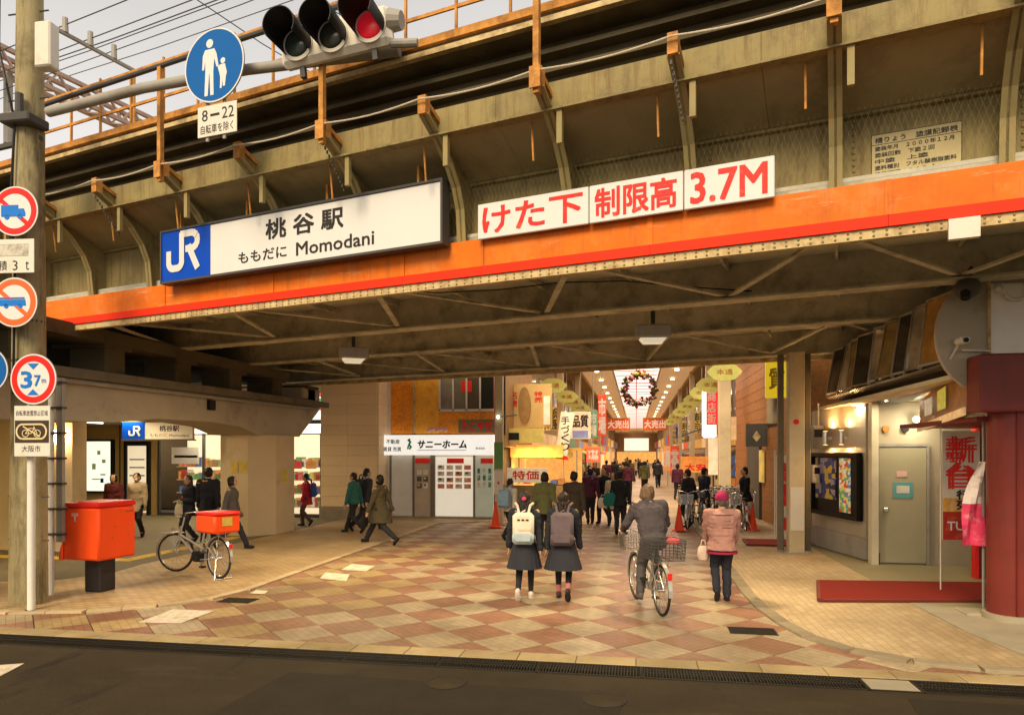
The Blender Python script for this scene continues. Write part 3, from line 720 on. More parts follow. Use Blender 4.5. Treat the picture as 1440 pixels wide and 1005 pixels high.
bk = MB(); bk.bbox((-.16,-.32,6.55),(.3,.05,6.68),.02); bk.cyl((.1,-.25,6.68),(.1,-.25,6.95),.05); bk.bar((-1.5,.1,6.3),(.2,0,6.45),.06,.06); bk.build('arm_clamp', m_dgrey, pole)
for z in (.9,1.5,7.0,8.2): MB().cyl((-.32,0,z),(.32,0,z),.011,n=6).build('step_bolt', m_dgrey, pole)

A0 = D(68, 158, 9.7); A1 = D(562, 72, 8.35)
sig = thing('traffic_signal', 'horizontal white traffic signal on a long grey arm, red lamp lit', 'traffic signal', A0)
d_ = A1-A0; rel = lambda p: p-A0
MB().path([(0,0,0), d_*.3+Vector((0,0,.10)), d_*.6+Vector((0,0,.10)), d_], .065, 14).build('arm', m_grey, sig, True)
hd_ = Vector((-.12, -1, 0)).normalized(); rt = Vector((0.985, -.1725, 0)); 
hz_ = math.atan2(-.15, 1)
C = [D(418, 62, 8.30), D(467, 50, 8.2), D(520, 36, 8.1)]
dirx = (C[2]-C[0]).normalized()
import mathutils
zax = Vector((0,0,1)); fwd = dirx.cross(zax).normalized()      # towards viewer
if fwd.y > 0: fwd = -fwd
up = fwd.cross(dirx).normalized(); up = up if up.z > 0 else -up
Q = Matrix((dirx, -fwd, up)).transposed().to_4x4()      # local x = along, y = away from viewer, z = up
mid = (C[0]+C[2])/2 - A0
body = MB(); body.T = Matrix.Translation(mid) @ Q
L_ = (C[2]-C[0]).length
body.bbox((-L_/2-.24, .0, -.23), (L_/2+.24, .17, .23), .06); body.build('housing', m_offw, sig)
for i, c in enumerate(C):
    T = Matrix.Translation(c-A0) @ Q
    h_ = MB(); h_.T = T
    n = 20
    for k in range(n):
        a0, a1 = R(-35+250*k/n), R(-35+250*(k+1)/n)
        for q in (0,):
            v = [(math.cos(a)*r, y, math.sin(a)*r) for a in (a0, a1) for r, y in ((.185,0),(.195,-.42 if True else 0),(.185,-.42),(.172,0))]
            h_._add(v, [(0,1,5,4),(3,2,6,7),(1,2,6,5)])
    h_.build('hood', m_blk, sig)
    l = MB(); l.T = T; l.ell((0,-.005,0),(.155,.04,.155),nu=24,nv=12)
    if i == 2: l.build('lens', M('lit red lens', (.6,.01,.02), .3, var=.35, scale=6, emit=.18, ecol=(.75,.015,.03)), sig, True)
    else: l.build('lens', M('unlit dark lens %d' % i, (.035,.035,.025) if i else (.03,.045,.035), .2, var=.2), sig, True)
    rg = MB(); rg.T = T; rg.disc((0,0), .20, -.012, .012, .158, 24); rg.build('rim', m_offw, sig)
e_ = MB(); e_.T = Matrix.Translation(mid) @ Q; e_.cyl((L_/2+.22,.08,.05),(L_/2+.36,.08,.02),.13,.10,12); e_.cyl((L_/2+.2,.1,-.2),(L_/2+.5,.14,-.24),.05); e_.build('end_cap', m_grey, sig)
hg = MB(); hg.T = Matrix.Translation(mid) @ Q
for x_ in (-L_/2, L_/2):
    hg = MB(); hg.T = Matrix.Translation(mid) @ Q; hg.b2((x_-.03,.06,-.36),(x_+.03,.12,-.2)); hg.build('clamp', m_dgrey, sig)

def round_sign(name, label, pos, r, rz, kind):
    t = thing(name, label, 'road sign', pos, rz)
    MB().disc((0,0), r, 0, .015, 0, 48).build('plate', m_grey, t)
    if kind == 'ped':
        MB().disc((0,0), r*.995, -.003, .003, r*.955, 48).build('border', m_white, t)
        MB().disc((0,0), r*.955, -.004, .003, 0, 48).build('field', m_bluep, t)
        m = MB(); y = -.008
        m.disc((-.06*r/.45,.27*r/.45), .052*r/.45, y)
        k = r/.45
        m.prism([(-.13*k,.20*k),(.01*k,.20*k),(.045*k,.13*k),(.075*k,-.02*k),(.045*k,-.03*k),(.01*k,.08*k),(-.005*k,-.08*k),(.0*k,-.36*k),(-.05*k,-.36*k),(-.062*k,-.10*k),(-.07*k,-.10*k),(-.09*k,-.36*k),(-.14*k,-.36*k),(-.125*k,-.05*k),(-.13*k,.07*k),(-.145*k,-.04*k),(-.175*k,-.04*k),(-.165*k,.13*k)], y, y+.004)
        m.disc((.14*k,.03*k), .035*k, y)
        m.prism([(.11*k,-.01*k),(.17*k,-.01*k),(.20*k,-.12*k),(.185*k,-.17*k),(.17*k,-.28*k),(.14*k,-.28*k),(.135*k,-.2*k),(.12*k,-.30*k),(.095*k,-.30*k),(.10*k,-.17*k),(.09*k,-.12*k),(.06*k,-.03*k)], y, y+.004)
        m.build('walking_figures', m_white, t)
    else:
        MB().disc((0,0), r*.995, -.003, .003, r*.94, 48).build('edge_line', m_white, t)
        MB().disc((0,0), r*.94, -.004, .003, r*.70, 48).build('red_ring', m_redp if kind != 'bus' else M('faded red paint', (.75,.13,.03), .5, var=.05), t)
        MB().disc((0,0), r*.70, -.003, .002, 0, 48).build('field', m_white, t)
        y = -.010; k = r/.33
        if kind != 'height':
            MB().stroke([(-.22*k,.17*k),(.20*k,-.19*k)], .055*k, -.0065).build('red_slash', m_redp if kind != 'bus' else MATS['faded red paint'], t)
        m = MB()
        if kind == 'truck':
            m.prism([(-.19*k,.08*k),(.05*k,.08*k),(.05*k,.03*k),(.13*k,.03*k),(.15*k,-.02*k),(.15*k,-.07*k),(-.19*k,-.07*k)], y, y+.004)
            m.disc((-.11*k,-.075*k), .035*k, y); m.disc((.08*k,-.075*k), .035*k, y)
        elif kind == 'bus':
            m.prism([(-.22*k,.035*k),(.16*k,.035*k),(.17*k,-.045*k),(-.22*k,-.045*k)], y, y+.004)
            m.b2((-.21*k,y,.045*k),(.15*k,y+.004,.065*k)); m.disc((-.11*k,-.05*k), .03*k, y); m.disc((.09*k,-.05*k), .03*k, y)
        else:
            m.prism([(-.08*k,.205*k),(.08*k,.205*k),(.0,.13*k)], y, y+.004); m.prism([(-.08*k,-.205*k),(.08*k,-.205*k),(.0,-.13*k)], y, y+.004)
            text('3', -.17*k, -.11*k, .15*k, .21*k, y-.001, m_signblue, t, .03); text('7', .02*k, -.09*k, .085*k, .14*k, y-.001, m_signblue, t, .02); text('m', .125*k,-.05*k,.06*k,.05*k,y-.001,m_signblue,t,.01)
        m.build('pictogram', m_signblue, t)
    MB().cyl((0,.015,0),(0,.10,0),.03).build('fixing', m_dgrey, t)
    return t
def plate(name, label, pos, w, h, rz, rows, cat='sign plate'):
    t = thing(name, label, cat, pos, rz)
    MB().bbox((-w/2,0,-h/2),(w/2,.012,h/2),.004).build('panel', m_offw, t)
    for (s_, x, z, tw, thh) in rows: text(s_, x, z, tw, thh, -.003, m_ink, t, .012)
    MB().b2((-.02,.012,-h/2),(.02,.05,h/2)).build('fixing', m_dgrey, t)
    return t
rs = R(-10)
pc = D(301, 92, 8.72); round_sign('pedestrian_sign', 'round blue pedestrians only sign with adult and child hanging on the signal arm', pc, .455, rs, 'ped')
pl_ = D(305, 168, 8.72); plate('time_plate', 'small white plate reading 8-22 under the blue pedestrian sign', pl_, .60, .38, rs,
      [('8', -.23,.0,.09,.14),('－', -.10,.05,.14,.03),('22', .08,.0,.18,.14),('自転車を除く', -.25,-.155,.50,.11)])
lk = MB(); o_ = thing('sign_bracket', 'short steel straps holding the blue sign and its plate to the arm', 'sign bracket', pc+Vector((0,.03,0)), rs)
MB().b2((-.15,0,-.9),(-.11,.02,.3)).build('strap', m_grey, o_); MB().b2((.11,0,-.9),(.15,.02,.3)).build('strap', m_grey, o_)
dp = 9.45
round_sign('no_trucks_sign', 'round red ringed sign with blue truck pictogram, topmost on the concrete pole', D(21, 297, dp), .33, TH-R(5), 'truck')
p3 = plate('load_plate', 'small rectangular white plate with worn print reading 3 t below the truck sign', D(20, 360, dp), .56, .45, TH-R(5), [('積',-.22,-.19,.12,.13),('3',-.02,-.19,.07,.13),('t',.16,-.19,.05,.12)])
sm = MB(); sm.b2((-.24,-.004,.0),(.2,-.002,.16)); sm.build('worn_print', M('smudged print', (.62,.57,.47), .7, var=.1, dirt=(.12,.10,.07), dirt_amt=.9, dscale=6), p3)
round_sign('no_buses_sign', 'round faded orange ringed sign with blue bus pictogram on the concrete pole', D(20, 425, dp), .33, TH-R(5), 'bus')
bl_ = thing('blue_round_sign', 'round blue sign cut by the left edge of the photo beside the pole', 'road sign', D(-22, 520, 9.3), TH)
MB().disc((0,0),.31,0,.015,0,40).build('plate', m_grey, bl_); MB().disc((0,0),.30,-.004,.003,0,40).build('field', m_bluep, bl_); MB().disc((0,0),.31,-.005,.002,.295,40).build('border', m_white, bl_)
MB().cyl((0,.05,0),(0,.05,-3.1),.03).build('post', m_offw, bl_)
wp = G(44, 860)
post = thing('sign_post', 'slim white steel post in front of the concrete utility pole', 'sign post', (wp.x, wp.y, 0))
MB().cyl((0,0,0),(0,0,3.3),.048,n=16).build('tube', M('white post paint', (.72,.68,.60), .45, var=.08, scale=4, dirt=(.4,.25,.1), dirt_amt=.2, dscale=5), post, True)
MB().cyl((0,0,0),(0,0,.03),.075,n=16).build('collar', m_conc, post)
round_sign('height_limit_sign', 'round red ringed sign reading 3.7 m in blue on the slim white post', D(47, 533, 9.27), .33, TH-R(7), 'height')
bz = D(45, 606, 9.27)
bs = plate('no_bicycle_parking_sign', 'white plate with crossed bicycle emblem under the 3.7 m sign', bz, .50, .66, TH-R(5), [('自転車放置禁止区域',-.22,.20,.44,.07),('大阪市',-.14,-.27,.26,.085)])
MB().b2((-.235,-.005,-.15),(.235,-.001,.14)).build('emblem_field', M('emblem brown', (.05,.035,.02), .5, var=.05), bs)
em = MB()
pts = [(.17+.0,0)]
ov = [(( .12 if math.cos(a)>0 else -.12)+.085*math.cos(a), .095*math.sin(a)-.005) for a in [2*math.pi*i/32 for i in range(33)]]
em.stroke(ov, .022, -.010)
for cx in (-.08,.08):
    cc = [(cx+.045*math.cos(2*math.pi*i/16), -.03+.045*math.sin(2*math.pi*i/16)) for i in range(17)]; em.stroke(cc, .010, -.010)
em.stroke([(-.08,-.03),(-.03,.035),(.04,.035),(0,-.03),(-.08,-.03)], .010, -.010); em.stroke([(.08,-.03),(.035,.06)], .010, -.010); em.stroke([(-.11,.06),(.12,-.07)], .016, -.012)
em.build('emblem', M('emblem cream', (.7,.55,.3), .5, var=.05), bs)
tp = G(72, 838)
tw = thing('cable_riser', 'thin white riser pipe with metal clips between pole and mailbox', 'riser pipe', (tp.x, tp.y, 0))
MB().cyl((0,0,0),(0,0,3.15),.04,n=12).build('pipe', MATS['white post paint'], tw)
MB().b2((.10,-.02,.8),(.20,.04,3.2)).build('channel', m_grey, tw)
for i in range(7): MB().b2((-.06,-.05,.9+i*.37),(.22,.05,.93+i*.37)).build('clip', m_dgrey, tw)

# ================================================================== MAILBOX
mp_ = G(141, 832); mbx = thing('mailbox', 'large red-orange post box on a dark pedestal at the street corner', 'mailbox', (mp_.x, mp_.y, .026), R(-6))
MB().bbox((-.15,-.15,0),(.15,.15,.56),.02).build('pedestal', M('dark pedestal', (.035,.03,.028), .45, var=.15), mbx)
# body: wide faces; left side flares at its foot
bd = MB(); bd.bbox((-.33,-.35,.50),(.33,.35,1.27),.03); bd.build('body', m_post, mbx, True)
MB().prism([(-.33,.50),(-.41,.50),(-.40,.62),(-.33,.80)], -.345, .30).build('collection_flap', m_post, mbx)
MB().bbox((-.335,-.355,1.275),(.335,.355,1.355),.02).build('lid', M('mailbox lid red', (.70,.02,.015), .4, var=.05), mbx, True)
MB().b2((-.22,.345,1.12),(.22,.358,1.16)).build('letter_slot', m_dgrey, mbx)
sl_ = MB(); sl_.box((.336,.22,1.20),(.01,.14,.02)); sl_.build('slot_cover', m_chrome, mbx)
tm = MB(); tm.T = Matrix.Translation((-.10, -.352, 1.13))
tm.b2((-.06,-.004,.045),(.06,0,.06)); tm.b2((-.06,-.004,.02),(.06,0,.035)); tm.b2((-.01,-.004,-.06),(.01,0,.035)); tm.build('post_mark', m_offw, mbx)
pa = MB()
for x_, z_ in ((-.05,.98),(.2,1.0),(-.1,.82),(.2,.84)): pa.ell((.332,x_,z_),(.003,.02,.014),nu=8,nv=5)
pa.build('sticker_residue', M('sticker residue', (.5,.12,.05), .7), mbx)
# ================================================================== STATION SIDE (left)
pier = thing('bridge_pier', 'grey concrete pier cap on a cream polygonal column carrying the bridge end on the left', 'bridge pier', (0,0,0))
cp = MB()
prof = [(6.5,3.30),(19.9,3.46),(19.7,3.30),(18.55,2.56),(16.3,2.56),(15.5,2.74),(14.4,2.80),(12.6,2.78),(11.4,2.66),(6.5,2.55)]
cp.prism(prof, -10.55, -9.28, axis='x'); cp.build('pier_cap', m_capc, pier)
MB().prism([(6.5,3.46),(20.1,3.62),(20.1,3.46),(6.5,3.30)], -10.7, -9.1, axis='x').build('bearing_shelf', M('sooty shelf', (.17,.145,.10), .8, var=.25, scale=3), pier)
cl = MB(); cl.prism([(-10.65,16.9),(-10.2,16.45),(-9.55,16.35),(-9.1,16.9),(-9.1,17.9),(-9.5,18.35),(-10.3,18.35),(-10.65,17.9)], .0, 2.56, axis='z'); cl.build('column', m_cream, pier)
MB().prism([(-10.65,6.9),(-9.3,6.9),(-9.3,8.2),(-10.65,8.2)], .0, 2.62, axis='z').build('column', m_cream, pier)
m_yn = M('yellow notice', (.62,.45,.08), .6, var=.25, scale=9)
nt_ = MB(); nt_.box((-9.095, 17.35, 1.52), (.008,.26,.34)); nt_.build('notice', m_yn, pier)
for k in range(2):
    q = MB(); q.box((-9.86+k*.26-.08, 16.395-.03*k+.0, 1.75), (.2,.012,.28), rz=R(-8.7)); q.build('notice', m_yn, pier)
for i in range(7):
    y = 7.2+i*1.95; b_ = MB(); b_.bbox((-9.95,y,3.3+.012*(y-6.5)+.14),(-9.2,y+.5,3.98+.0*y),.03); b_.b2((-10.2,y-.1,3.95),(-9.15,y+.6,4.02)); b_.build('bearing', m_olive_d, pier)
eb = MB(); eb.bbox((-9.9,18.6,3.6),(-9.2,19.7,3.95),.04); eb.build('end_block', m_capc, pier)
eg = MB()
for z0, z1, x_ in ((3.98,4.3,-9.15),): eg.b2((-22,6.5,4.02),(-9.1,17.6,4.24))
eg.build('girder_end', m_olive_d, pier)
MB().cyl((-9.15,7,3.25),(-9.15,19.5,3.38),.035,n=8).build('conduit', m_grey, pier)
MB().b2((-9.27,14.2,3.05),(-9.2,14.42,3.27)).build('vent_box', m_blk, pier)

sta = thing('station_building', 'ochre walled railway station concourse under the bridge on the left', 'station', (0,0,0))
YB = 21.5
MB().b2((-26,YB,0),(-15.9,YB+.2,3.4)).build('back_wall', m_wood, sta)
w = MB(); w.b2((-30,13.2,0),(-12.05,13.5,3.1)); w.build('front_wall', m_wood, sta)
MB().b2((-13.4,13.5,0),(-13.1,YB,3.1)).build('side_wall', m_wood, sta) if False else None
MB().b2((-12.1,13.15,0),(-11.7,13.55,3.1)).build('pilaster', m_cream, sta)
MB().b2((-30,8.0,3.05),(-10.5,YB,3.12)).build('ceiling', M('station soffit', (.35,.29,.19), .8, var=.1), sta)
for x in (-18.6,-17.3): MB().b2((x,YB-.02,0),(x+.04,YB-.002,3.1)).build('wall_joint', m_dgrey, sta)
# tile-sized wall panels around the doorway
m_lit = M('station interior glow', (.75,.66,.5), .8, var=.3, scale=3, emit=.55, ecol=(.95,.78,.50))
dr = MB(); x0, x1 = -16.95, -16.2
dr.b2((x0-.1,YB-.12,0),(x0,YB-.003,2.35)); dr.b2((x1,YB-.12,0),(x1+.1,YB-.003,2.35)); dr.b2((x0-.1,YB-.12,2.35),(x1+.1,YB-.003,2.5)); dr.build('door_frame', m_blk, sta)
MB().b2((x0,YB-.05,.1),(x1,YB-.003,2.35)).build('door_glass', m_lit, sta)
sv = MB()
for k in range(7): sv.b2((x0+.1,YB-.09,.25+k*.27),(x1-.1,YB-.06,.29+k*.27))
sv.build('shelf_rack', m_dgrey, sta)
pcx = (-18.55,-17.55)
pc_ = thing('poster_case', 'black framed lit timetable case on the ochre station wall', 'poster case', (pcx[0],YB-.1,.75))
W_ = 1.1
f = MB(); f.b2((0,-.06,0),(W_,.08,.07)); f.b2((0,-.06,1.75),(W_,.08,1.82)); f.b2((0,-.06,.07),(.07,.08,1.75)); f.b2((W_-.07,-.06,.07),(W_,.08,1.75)); f.build('frame', m_blk, pc_)
MB().b2((.07,-.02,.07),(W_-.07,.02,1.75)).build('lit_sheet', M('lit timetable', (.8,.85,.7), .6, var=.12, scale=8, emit=.8, ecol=(.85,.9,.72)), pc_)
pm = MB()
for (x, z, a, b) in ((.5,1.3,.12,.14),(.68,1.02,.14,.12),(.3,.8,.14,.2),(.62,.6,.2,.05),(.3,.45,.3,.04)): pm.b2((x,-.026,z),(x+a,-.021,z+b))
pm.build('printed_notice', M('timetable print', (.5,.55,.2), .6, emit=.25, ecol=(.3,.35,.15)), pc_)
MB().b2((.62,-.026,.35),(.74,-.021,.5)).build('blue_symbol', m_jrb, pc_)
# hanging station sign
p0 = D(172, 606, 17.5); js = thing('station_sign', 'small hanging station sign with blue emblem over the concourse', 'station sign', (p0.x,p0.y,p0.z-.2), TH)
MB().bbox((0,0,0),(1.74,.10,.42),.01).build('panel', m_offw, js); MB().b2((-.03,-.01,-.03),(1.77,.12,0)).build('frame', m_dgrey, js); MB().b2((-.03,-.01,.42),(1.77,.12,.46)).build('frame', m_dgrey, js)
MB().b2((0,-.006,0),(.56,-.002,.42)).build('blue_square', m_jrb, js); jr_logo(js, .18, .09, .25, -.010, m_white)
text('桃谷駅', .92,.20,.48,.14,-.004,m_ink,js,.03); text('ももだに Momodani', .68,.06,.95,.08,-.004,m_ink,js,.01)
for x in (.3,1.4): MB().cyl((x,.05,.45),(x,.05,.9),.015,n=6).build('hanger', m_dgrey, js)
for (px, py, d, ww) in ((168,582,17.5,.75),):
    p = D(px, py, d); l = thing('fluorescent_light', 'lit fluorescent ceiling light above the station entrance', 'ceiling light', p, TH)
    MB().bbox((-.5,-.1,0),(.5,.1,.07),.02).build('housing', m_offw, l); MB().bbox((-.48,-.08,-.04),(.48,.08,0),.015).build('tube', M('lit tube', (.9,.85,.6), .4, emit=3.5, ecol=(1,.88,.6)), l)
    lamp('tube_lamp', (0,0,-.12), 30, 1.0, (1,.82,.55), parent=l, sy=.3)
for i_, (x_, y_) in enumerate(((-11.6,10.6),(-11.6,14.6),(-12.8,18.6),(-15.5,18.0))):  # ceiling lights added to brighten the dim station walls
    l = thing('fluorescent_light', 'added fluorescent ceiling light under the concourse soffit, %s from the road' % ['first','second','third','fourth'][i_], 'ceiling light', (x_,y_,3.0), 0)
    MB().bbox((-.1,-.6,0),(.1,.6,.05),.015).build('housing', m_offw, l); MB().bbox((-.05,-.55,-.03),(.05,.55,0),.01).build('tube', MATS['lit tube'], l)
    lamp('tube_lamp', (0,0,-.08), 30, .25, (1,.78,.45), parent=l, sy=1.1)
wl_ = thing('wall_light', 'small glowing wall lamp at the corner of the ochre station wall', 'wall lamp', (-12.0,13.1,2.45)); MB().bbox((-.05,-.08,-.18),(.05,0,.18),.02).build('shade', M('warm lamp shade', (1,.8,.5), .4, emit=3, ecol=(1,.75,.4)), wl_); lamp('wall_lamp', (0,-.15,0), 14, .2, (1,.7,.35), (R(90),0,0), wl_)
# convenience store
store = thing('convenience_store', 'brightly lit convenience store front behind the cream column', 'shop', (0,YB,0))
X0, X1 = -15.85, -9.95
m_int = M('lit shop interior', (.85,.78,.6), .9, var=.25, scale=1.5, emit=.6, ecol=(1,.82,.52), dirt=(.5,.3,.15), dirt_amt=.3, dscale=1.5)
MB().b2((X0,1.6,0),(X1,1.7,2.75)).build('rear_wall', m_int, store)
MB().b2((X0,0,2.75),(X1,.25,3.05)).build('lit_valance', M('lit valance', (.9,.86,.72), .5, emit=1.4, ecol=(1,.9,.68)), store)
MB().b2((X0,.0,3.05),(X1,.15,3.18)).build('head_beam', m_dgrey, store)
zf = 3.18
for zz, mm in ((.30,M('fascia white lit', (.9,.88,.8), .5, emit=.9)),(.42,M('fascia red lit', (.8,.1,.08), .5, emit=.7)),(.5,MATS['fascia white lit']),(.68,M('fascia green lit', (.05,.5,.2), .5, emit=.6)),(.74,MATS['fascia white lit']),(.86,MATS['fascia red lit'])):
    MB().b2((X0,-.05,zf),(X1,.15,3.18+zz)).build('fascia_stripe', mm, store); zf = 3.18+zz
for x in (X0,-14.2,-12.6,-11.2,X1-.08):
    MB().b2((x,-.03,0),(x+.08,.05,2.75)).build('mullion', m_dgrey, store)
MB().b2((X0,-.02,0),(X1,.04,.12)).build('sill', m_dgrey, store)
rc = random.Random(5)
goods = [M('goods %d' % i, c, .6, var=.3, scale=9, emit=.12, ecol=c) for i, c in enumerate(((.7,.08,.06),(.75,.6,.2),(.2,.45,.2),(.8,.75,.6),(.12,.2,.5),(.55,.25,.08),(.8,.35,.1)))]
for shz in (.3,.75,1.2,1.65):
    for c_ in range(len(goods)):
        g_ = MB()
        for k in range(8):
            x = rc.uniform(X0+.1, X1-.4); g_.b2((x,.9,shz),(x+rc.uniform(.1,.3),1.2,shz+rc.uniform(.15,.33)))
        g_.build('goods', goods[c_], store, kind='stuff')
    MB().b2((X0+.1,.85,shz-.03),(X1-.1,1.3,shz)).build('shelf', m_offw, store)
for x, z, a, b, mm in ((-15.3,1.75,1.0,.55,m_white),(-15.2,1.95,.85,.08,m_redp),(-11.0,1.6,.35,.25,goods[0]),(-10.5,1.6,.35,.25,goods[6])):
    MB().b2((x,-.06,z),(x+a,-.035,z+b)).build('window_poster', mm, store)
lamp('store_lamp', (-13,-.3,2.9), 90, 3, (1,.85,.6), (R(-35),0,0), store, sy=.6)

# tan panelled building
tan = thing('panelled_building', 'plain tan building clad in long horizontal panels beside the convenience store', 'building', (0,0,0))
m_tanp = M('tan cladding panel', (.92,.70,.42), .6, var=.05, scale=1.2, rand=.04, dirt=(.52,.34,.16), dirt_amt=.3)
MB().b2((-9.85,21.25,0),(-8.0,24,6.4)).build('core', M('joint brown', (.42,.28,.14), .8), tan)  # brown core shows in the joints between panels
pm1 = MB(); pm1.bbox((0,0,0),(.906,.05,.318),.004); pm2 = MB(); pm2.bbox((0,0,0),(.966,.05,.318),.004)
me1, me2 = pm1.mesh('a'), pm2.mesh('b')
for r_ in range(18):
    for me, x in ((me1,-9.88),(me2,-8.97)):
        o = link('panel', me, m_tanp, tan); o.location = (x, 21.2, .42+r_*.322)
for r_ in range(18):
    o = link('panel', me2, m_tanp, tan); o.location = (-7.95, 21.22, .42+r_*.322); o.rotation_euler = (0,0,R(90))
MB().b2((-9.92,21.17,0),(-7.98,21.3,.41)).build('plinth', m_conc, tan)

# orange tiled building with estate agent
ob = thing('shop_building', 'orange tiled two storey shop building with white sign band and upper windows', 'shop building', (0,0,0))
m_ot = M('orange glazed tile', (.85,.30,.03), .35, var=.45, scale=18, dirt=(.45,.14,.02), dirt_amt=.6, dscale=3)
YO = 22.0
MB().b2((-8.0,YO+.06,2.70),(-4.45,YO+1,7)).build('wall_core', m_maroond, ob)
MB().b2((-7.95,YO-.02,2.70),(-7.84,YO+.1,6.5)).build('downpipe', m_offw, ob); MB().b2((-7.07,YO-.03,2.74),(-7.0,YO+.06,6.5)).build('downpipe', m_tanst, ob)
MB().b2((-7.84,YO,2.72),(-7.07,YO+.06,6.5)).build('tile_wall', m_ot, ob); MB().b2((-7.0,YO,2.72),(-6.22,YO+.06,6.5)).build('tile_wall', M('bright orange tile', (.9,.42,.05), .35, var=.25, scale=12, dirt=(.5,.18,.02), dirt_amt=.5, dscale=3), ob)
MB().b2((-6.22,YO,2.72),(-4.45,YO+.06,3.45)).build('tile_wall', m_ot, ob)
m_cur = [M('window curtain %d' % i, c, .3, var=.25, scale=3) for i, c in enumerate(((.26,.22,.17),(.20,.17,.11),(.10,.075,.05),(.02,.02,.015)))]
for i in range(4):
    x = -6.2+i*.44; wn = MB().b2((x+.03,YO+.03,3.5),(x+.41,YO+.05,4.9)).build('window', m_cur[i], ob)
    MB().b2((x-.02,YO-.03,3.45),(x+.03,YO+.05,4.95)).build('mullion', m_offw, wn)
MB().b2((-6.22,YO-.03,3.43),(-4.45,YO+.05,3.5)).build('window_sill', m_offw, ob)
MB().b2((-5.5,YO+.02,4.05),(-5.15,YO+.028,4.4)).build('window_poster', m_redink, ob)
es = thing('shop_sign', 'white shop sign band with black katakana and a green figure', 'shop sign', (-8.0,YO-.30,2.04))
MB().bbox((0,0,0),(3.62,.26,.64),.01).build('panel', M('lit sign white', (.75,.73,.66), .4, emit=.6, ecol=(.9,.87,.8)), es)
text('サニーホーム', 1.15,.22,1.6,.24,-.004,m_ink,es,.05,shear=.15); text('不動産', .12,.36,.45,.14,-.004,m_ink,es,.02); text('賃貸 売買', .02,.12,.6,.14,-.004,m_ink,es,.02); text('株式会社', 3.05,.18,.3,.07,-.004,m_ink,es)
gz = MB(); gz.stroke([(.85,.48),(.93,.42),(.88,.34),(.95,.26),(.9,.2)], .06, -.008); gz.disc((.9,.5),.03,-.008); gz.stroke([(.86,.3),(.84,.2)],.05,-.008); gz.build('green_figure', M('green figure', (.03,.45,.22), .5), es)
MB().b2((1.15,-.006,.15),(2.75,-.002,.165)).build('underline', m_ink, es)
rb = thing('shop_banner', 'see-through banner of red kana letters under the upper windows', 'banner', (-5.55,YO-.12,2.74))
MB().b2((0,0,0),(1.15,.02,.42)).build('panel', M('grey green banner', (.18,.17,.10), .4, var=.2), rb); text('たこやき', .12,.06,.95,.3,-.004,m_redink,rb,.05)
fig = MB(); 
for k in range(5): fig.ell((-6.5+k*.13, YO-.12, 2.84+.04*(k%2)), (.08,.05,.07), nu=8, nv=6)
o = fig.build('flower_ornament', M('pink ornament', (.7,.4,.35), .6, var=.3, scale=20)); tag(o, 'pale pink bunch of ornaments on the ledge above the white shop sign', 'ornament')
# shopfront
sf = thing('shopfront', 'grey shopfront with sliding glass door and windows full of property cards', 'shopfront', (-7.95,YO,0))
m_fr = M('bronze alu frame', (.20,.16,.11), .4, var=.1)
m_sg = M('grey frosted door', (.62,.57,.48), .3, var=.12, emit=.05, scale=2)  # slight emission stands in for ambient light on the door
m_wb = M('lit window board', (.66,.60,.5), .5, var=.1, scale=2, emit=.4, ecol=(.9,.82,.65))
m_wg = M('green grey window board', (.50,.52,.42), .5, var=.1, scale=2, emit=.12, ecol=(.6,.7,.5))
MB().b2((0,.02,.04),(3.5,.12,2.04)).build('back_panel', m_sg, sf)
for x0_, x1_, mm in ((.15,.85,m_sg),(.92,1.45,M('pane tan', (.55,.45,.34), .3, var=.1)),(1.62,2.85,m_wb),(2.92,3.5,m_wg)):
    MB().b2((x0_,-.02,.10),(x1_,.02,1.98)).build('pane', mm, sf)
for x_ in (.09,.86,1.46,2.86): MB().b2((x_,-.06,.04),(x_+(.14 if x_==1.46 else .055),.03,2.04)).build('frame', m_fr, sf)
MB().b2((0,-.08,0),(3.55,.12,.08)).build('sill', m_conc, sf)
m_card = [M('card %d' % i, c, .6, var=.2, scale=30) for i, c in enumerate(((.80,.74,.65),(.75,.30,.18),(.12,.12,.10),(.8,.6,.3),(.1,.3,.22)))]
def cards(x0, x1, z0, z1, nx, nz, mats, w=.75):
    for i in range(nx):
        for k in range(nz):
            cx = x0+(i+.5)*(x1-x0)/nx; cz = z0+(k+.5)*(z1-z0)/nz; a = (x1-x0)/nx*w/2; b = (z1-z0)/nz*.36
            o = MB().b2((cx-a,-.035,cz-b),(cx+a,-.022,cz+b)).build('property_card', rc.choice(mats), sf)
            MB().b2((cx-a*.7,-.040,cz-b*.1),(cx+a*.2,-.036,cz+b*.7)).build('card_print', rc.choice([m_card[1],m_card[2],m_card[3]]), o)
cards(.98,1.4,.95,1.6,2,3,[m_card[0],m_card[2]]); cards(1.66,2.82,.95,1.75,4,4,[m_card[0],m_card[0],m_card[1]]); cards(2.95,3.48,1.0,1.65,3,3,[m_card[0],m_card[4],m_card[4]],.5)
for x_, a in ((.95,.48),(2.0,.55),(3.1,.4)): MB().b2((x_,-.04,1.78),(x_+a,-.022,1.94)).build('red_title', m_redink, sf)

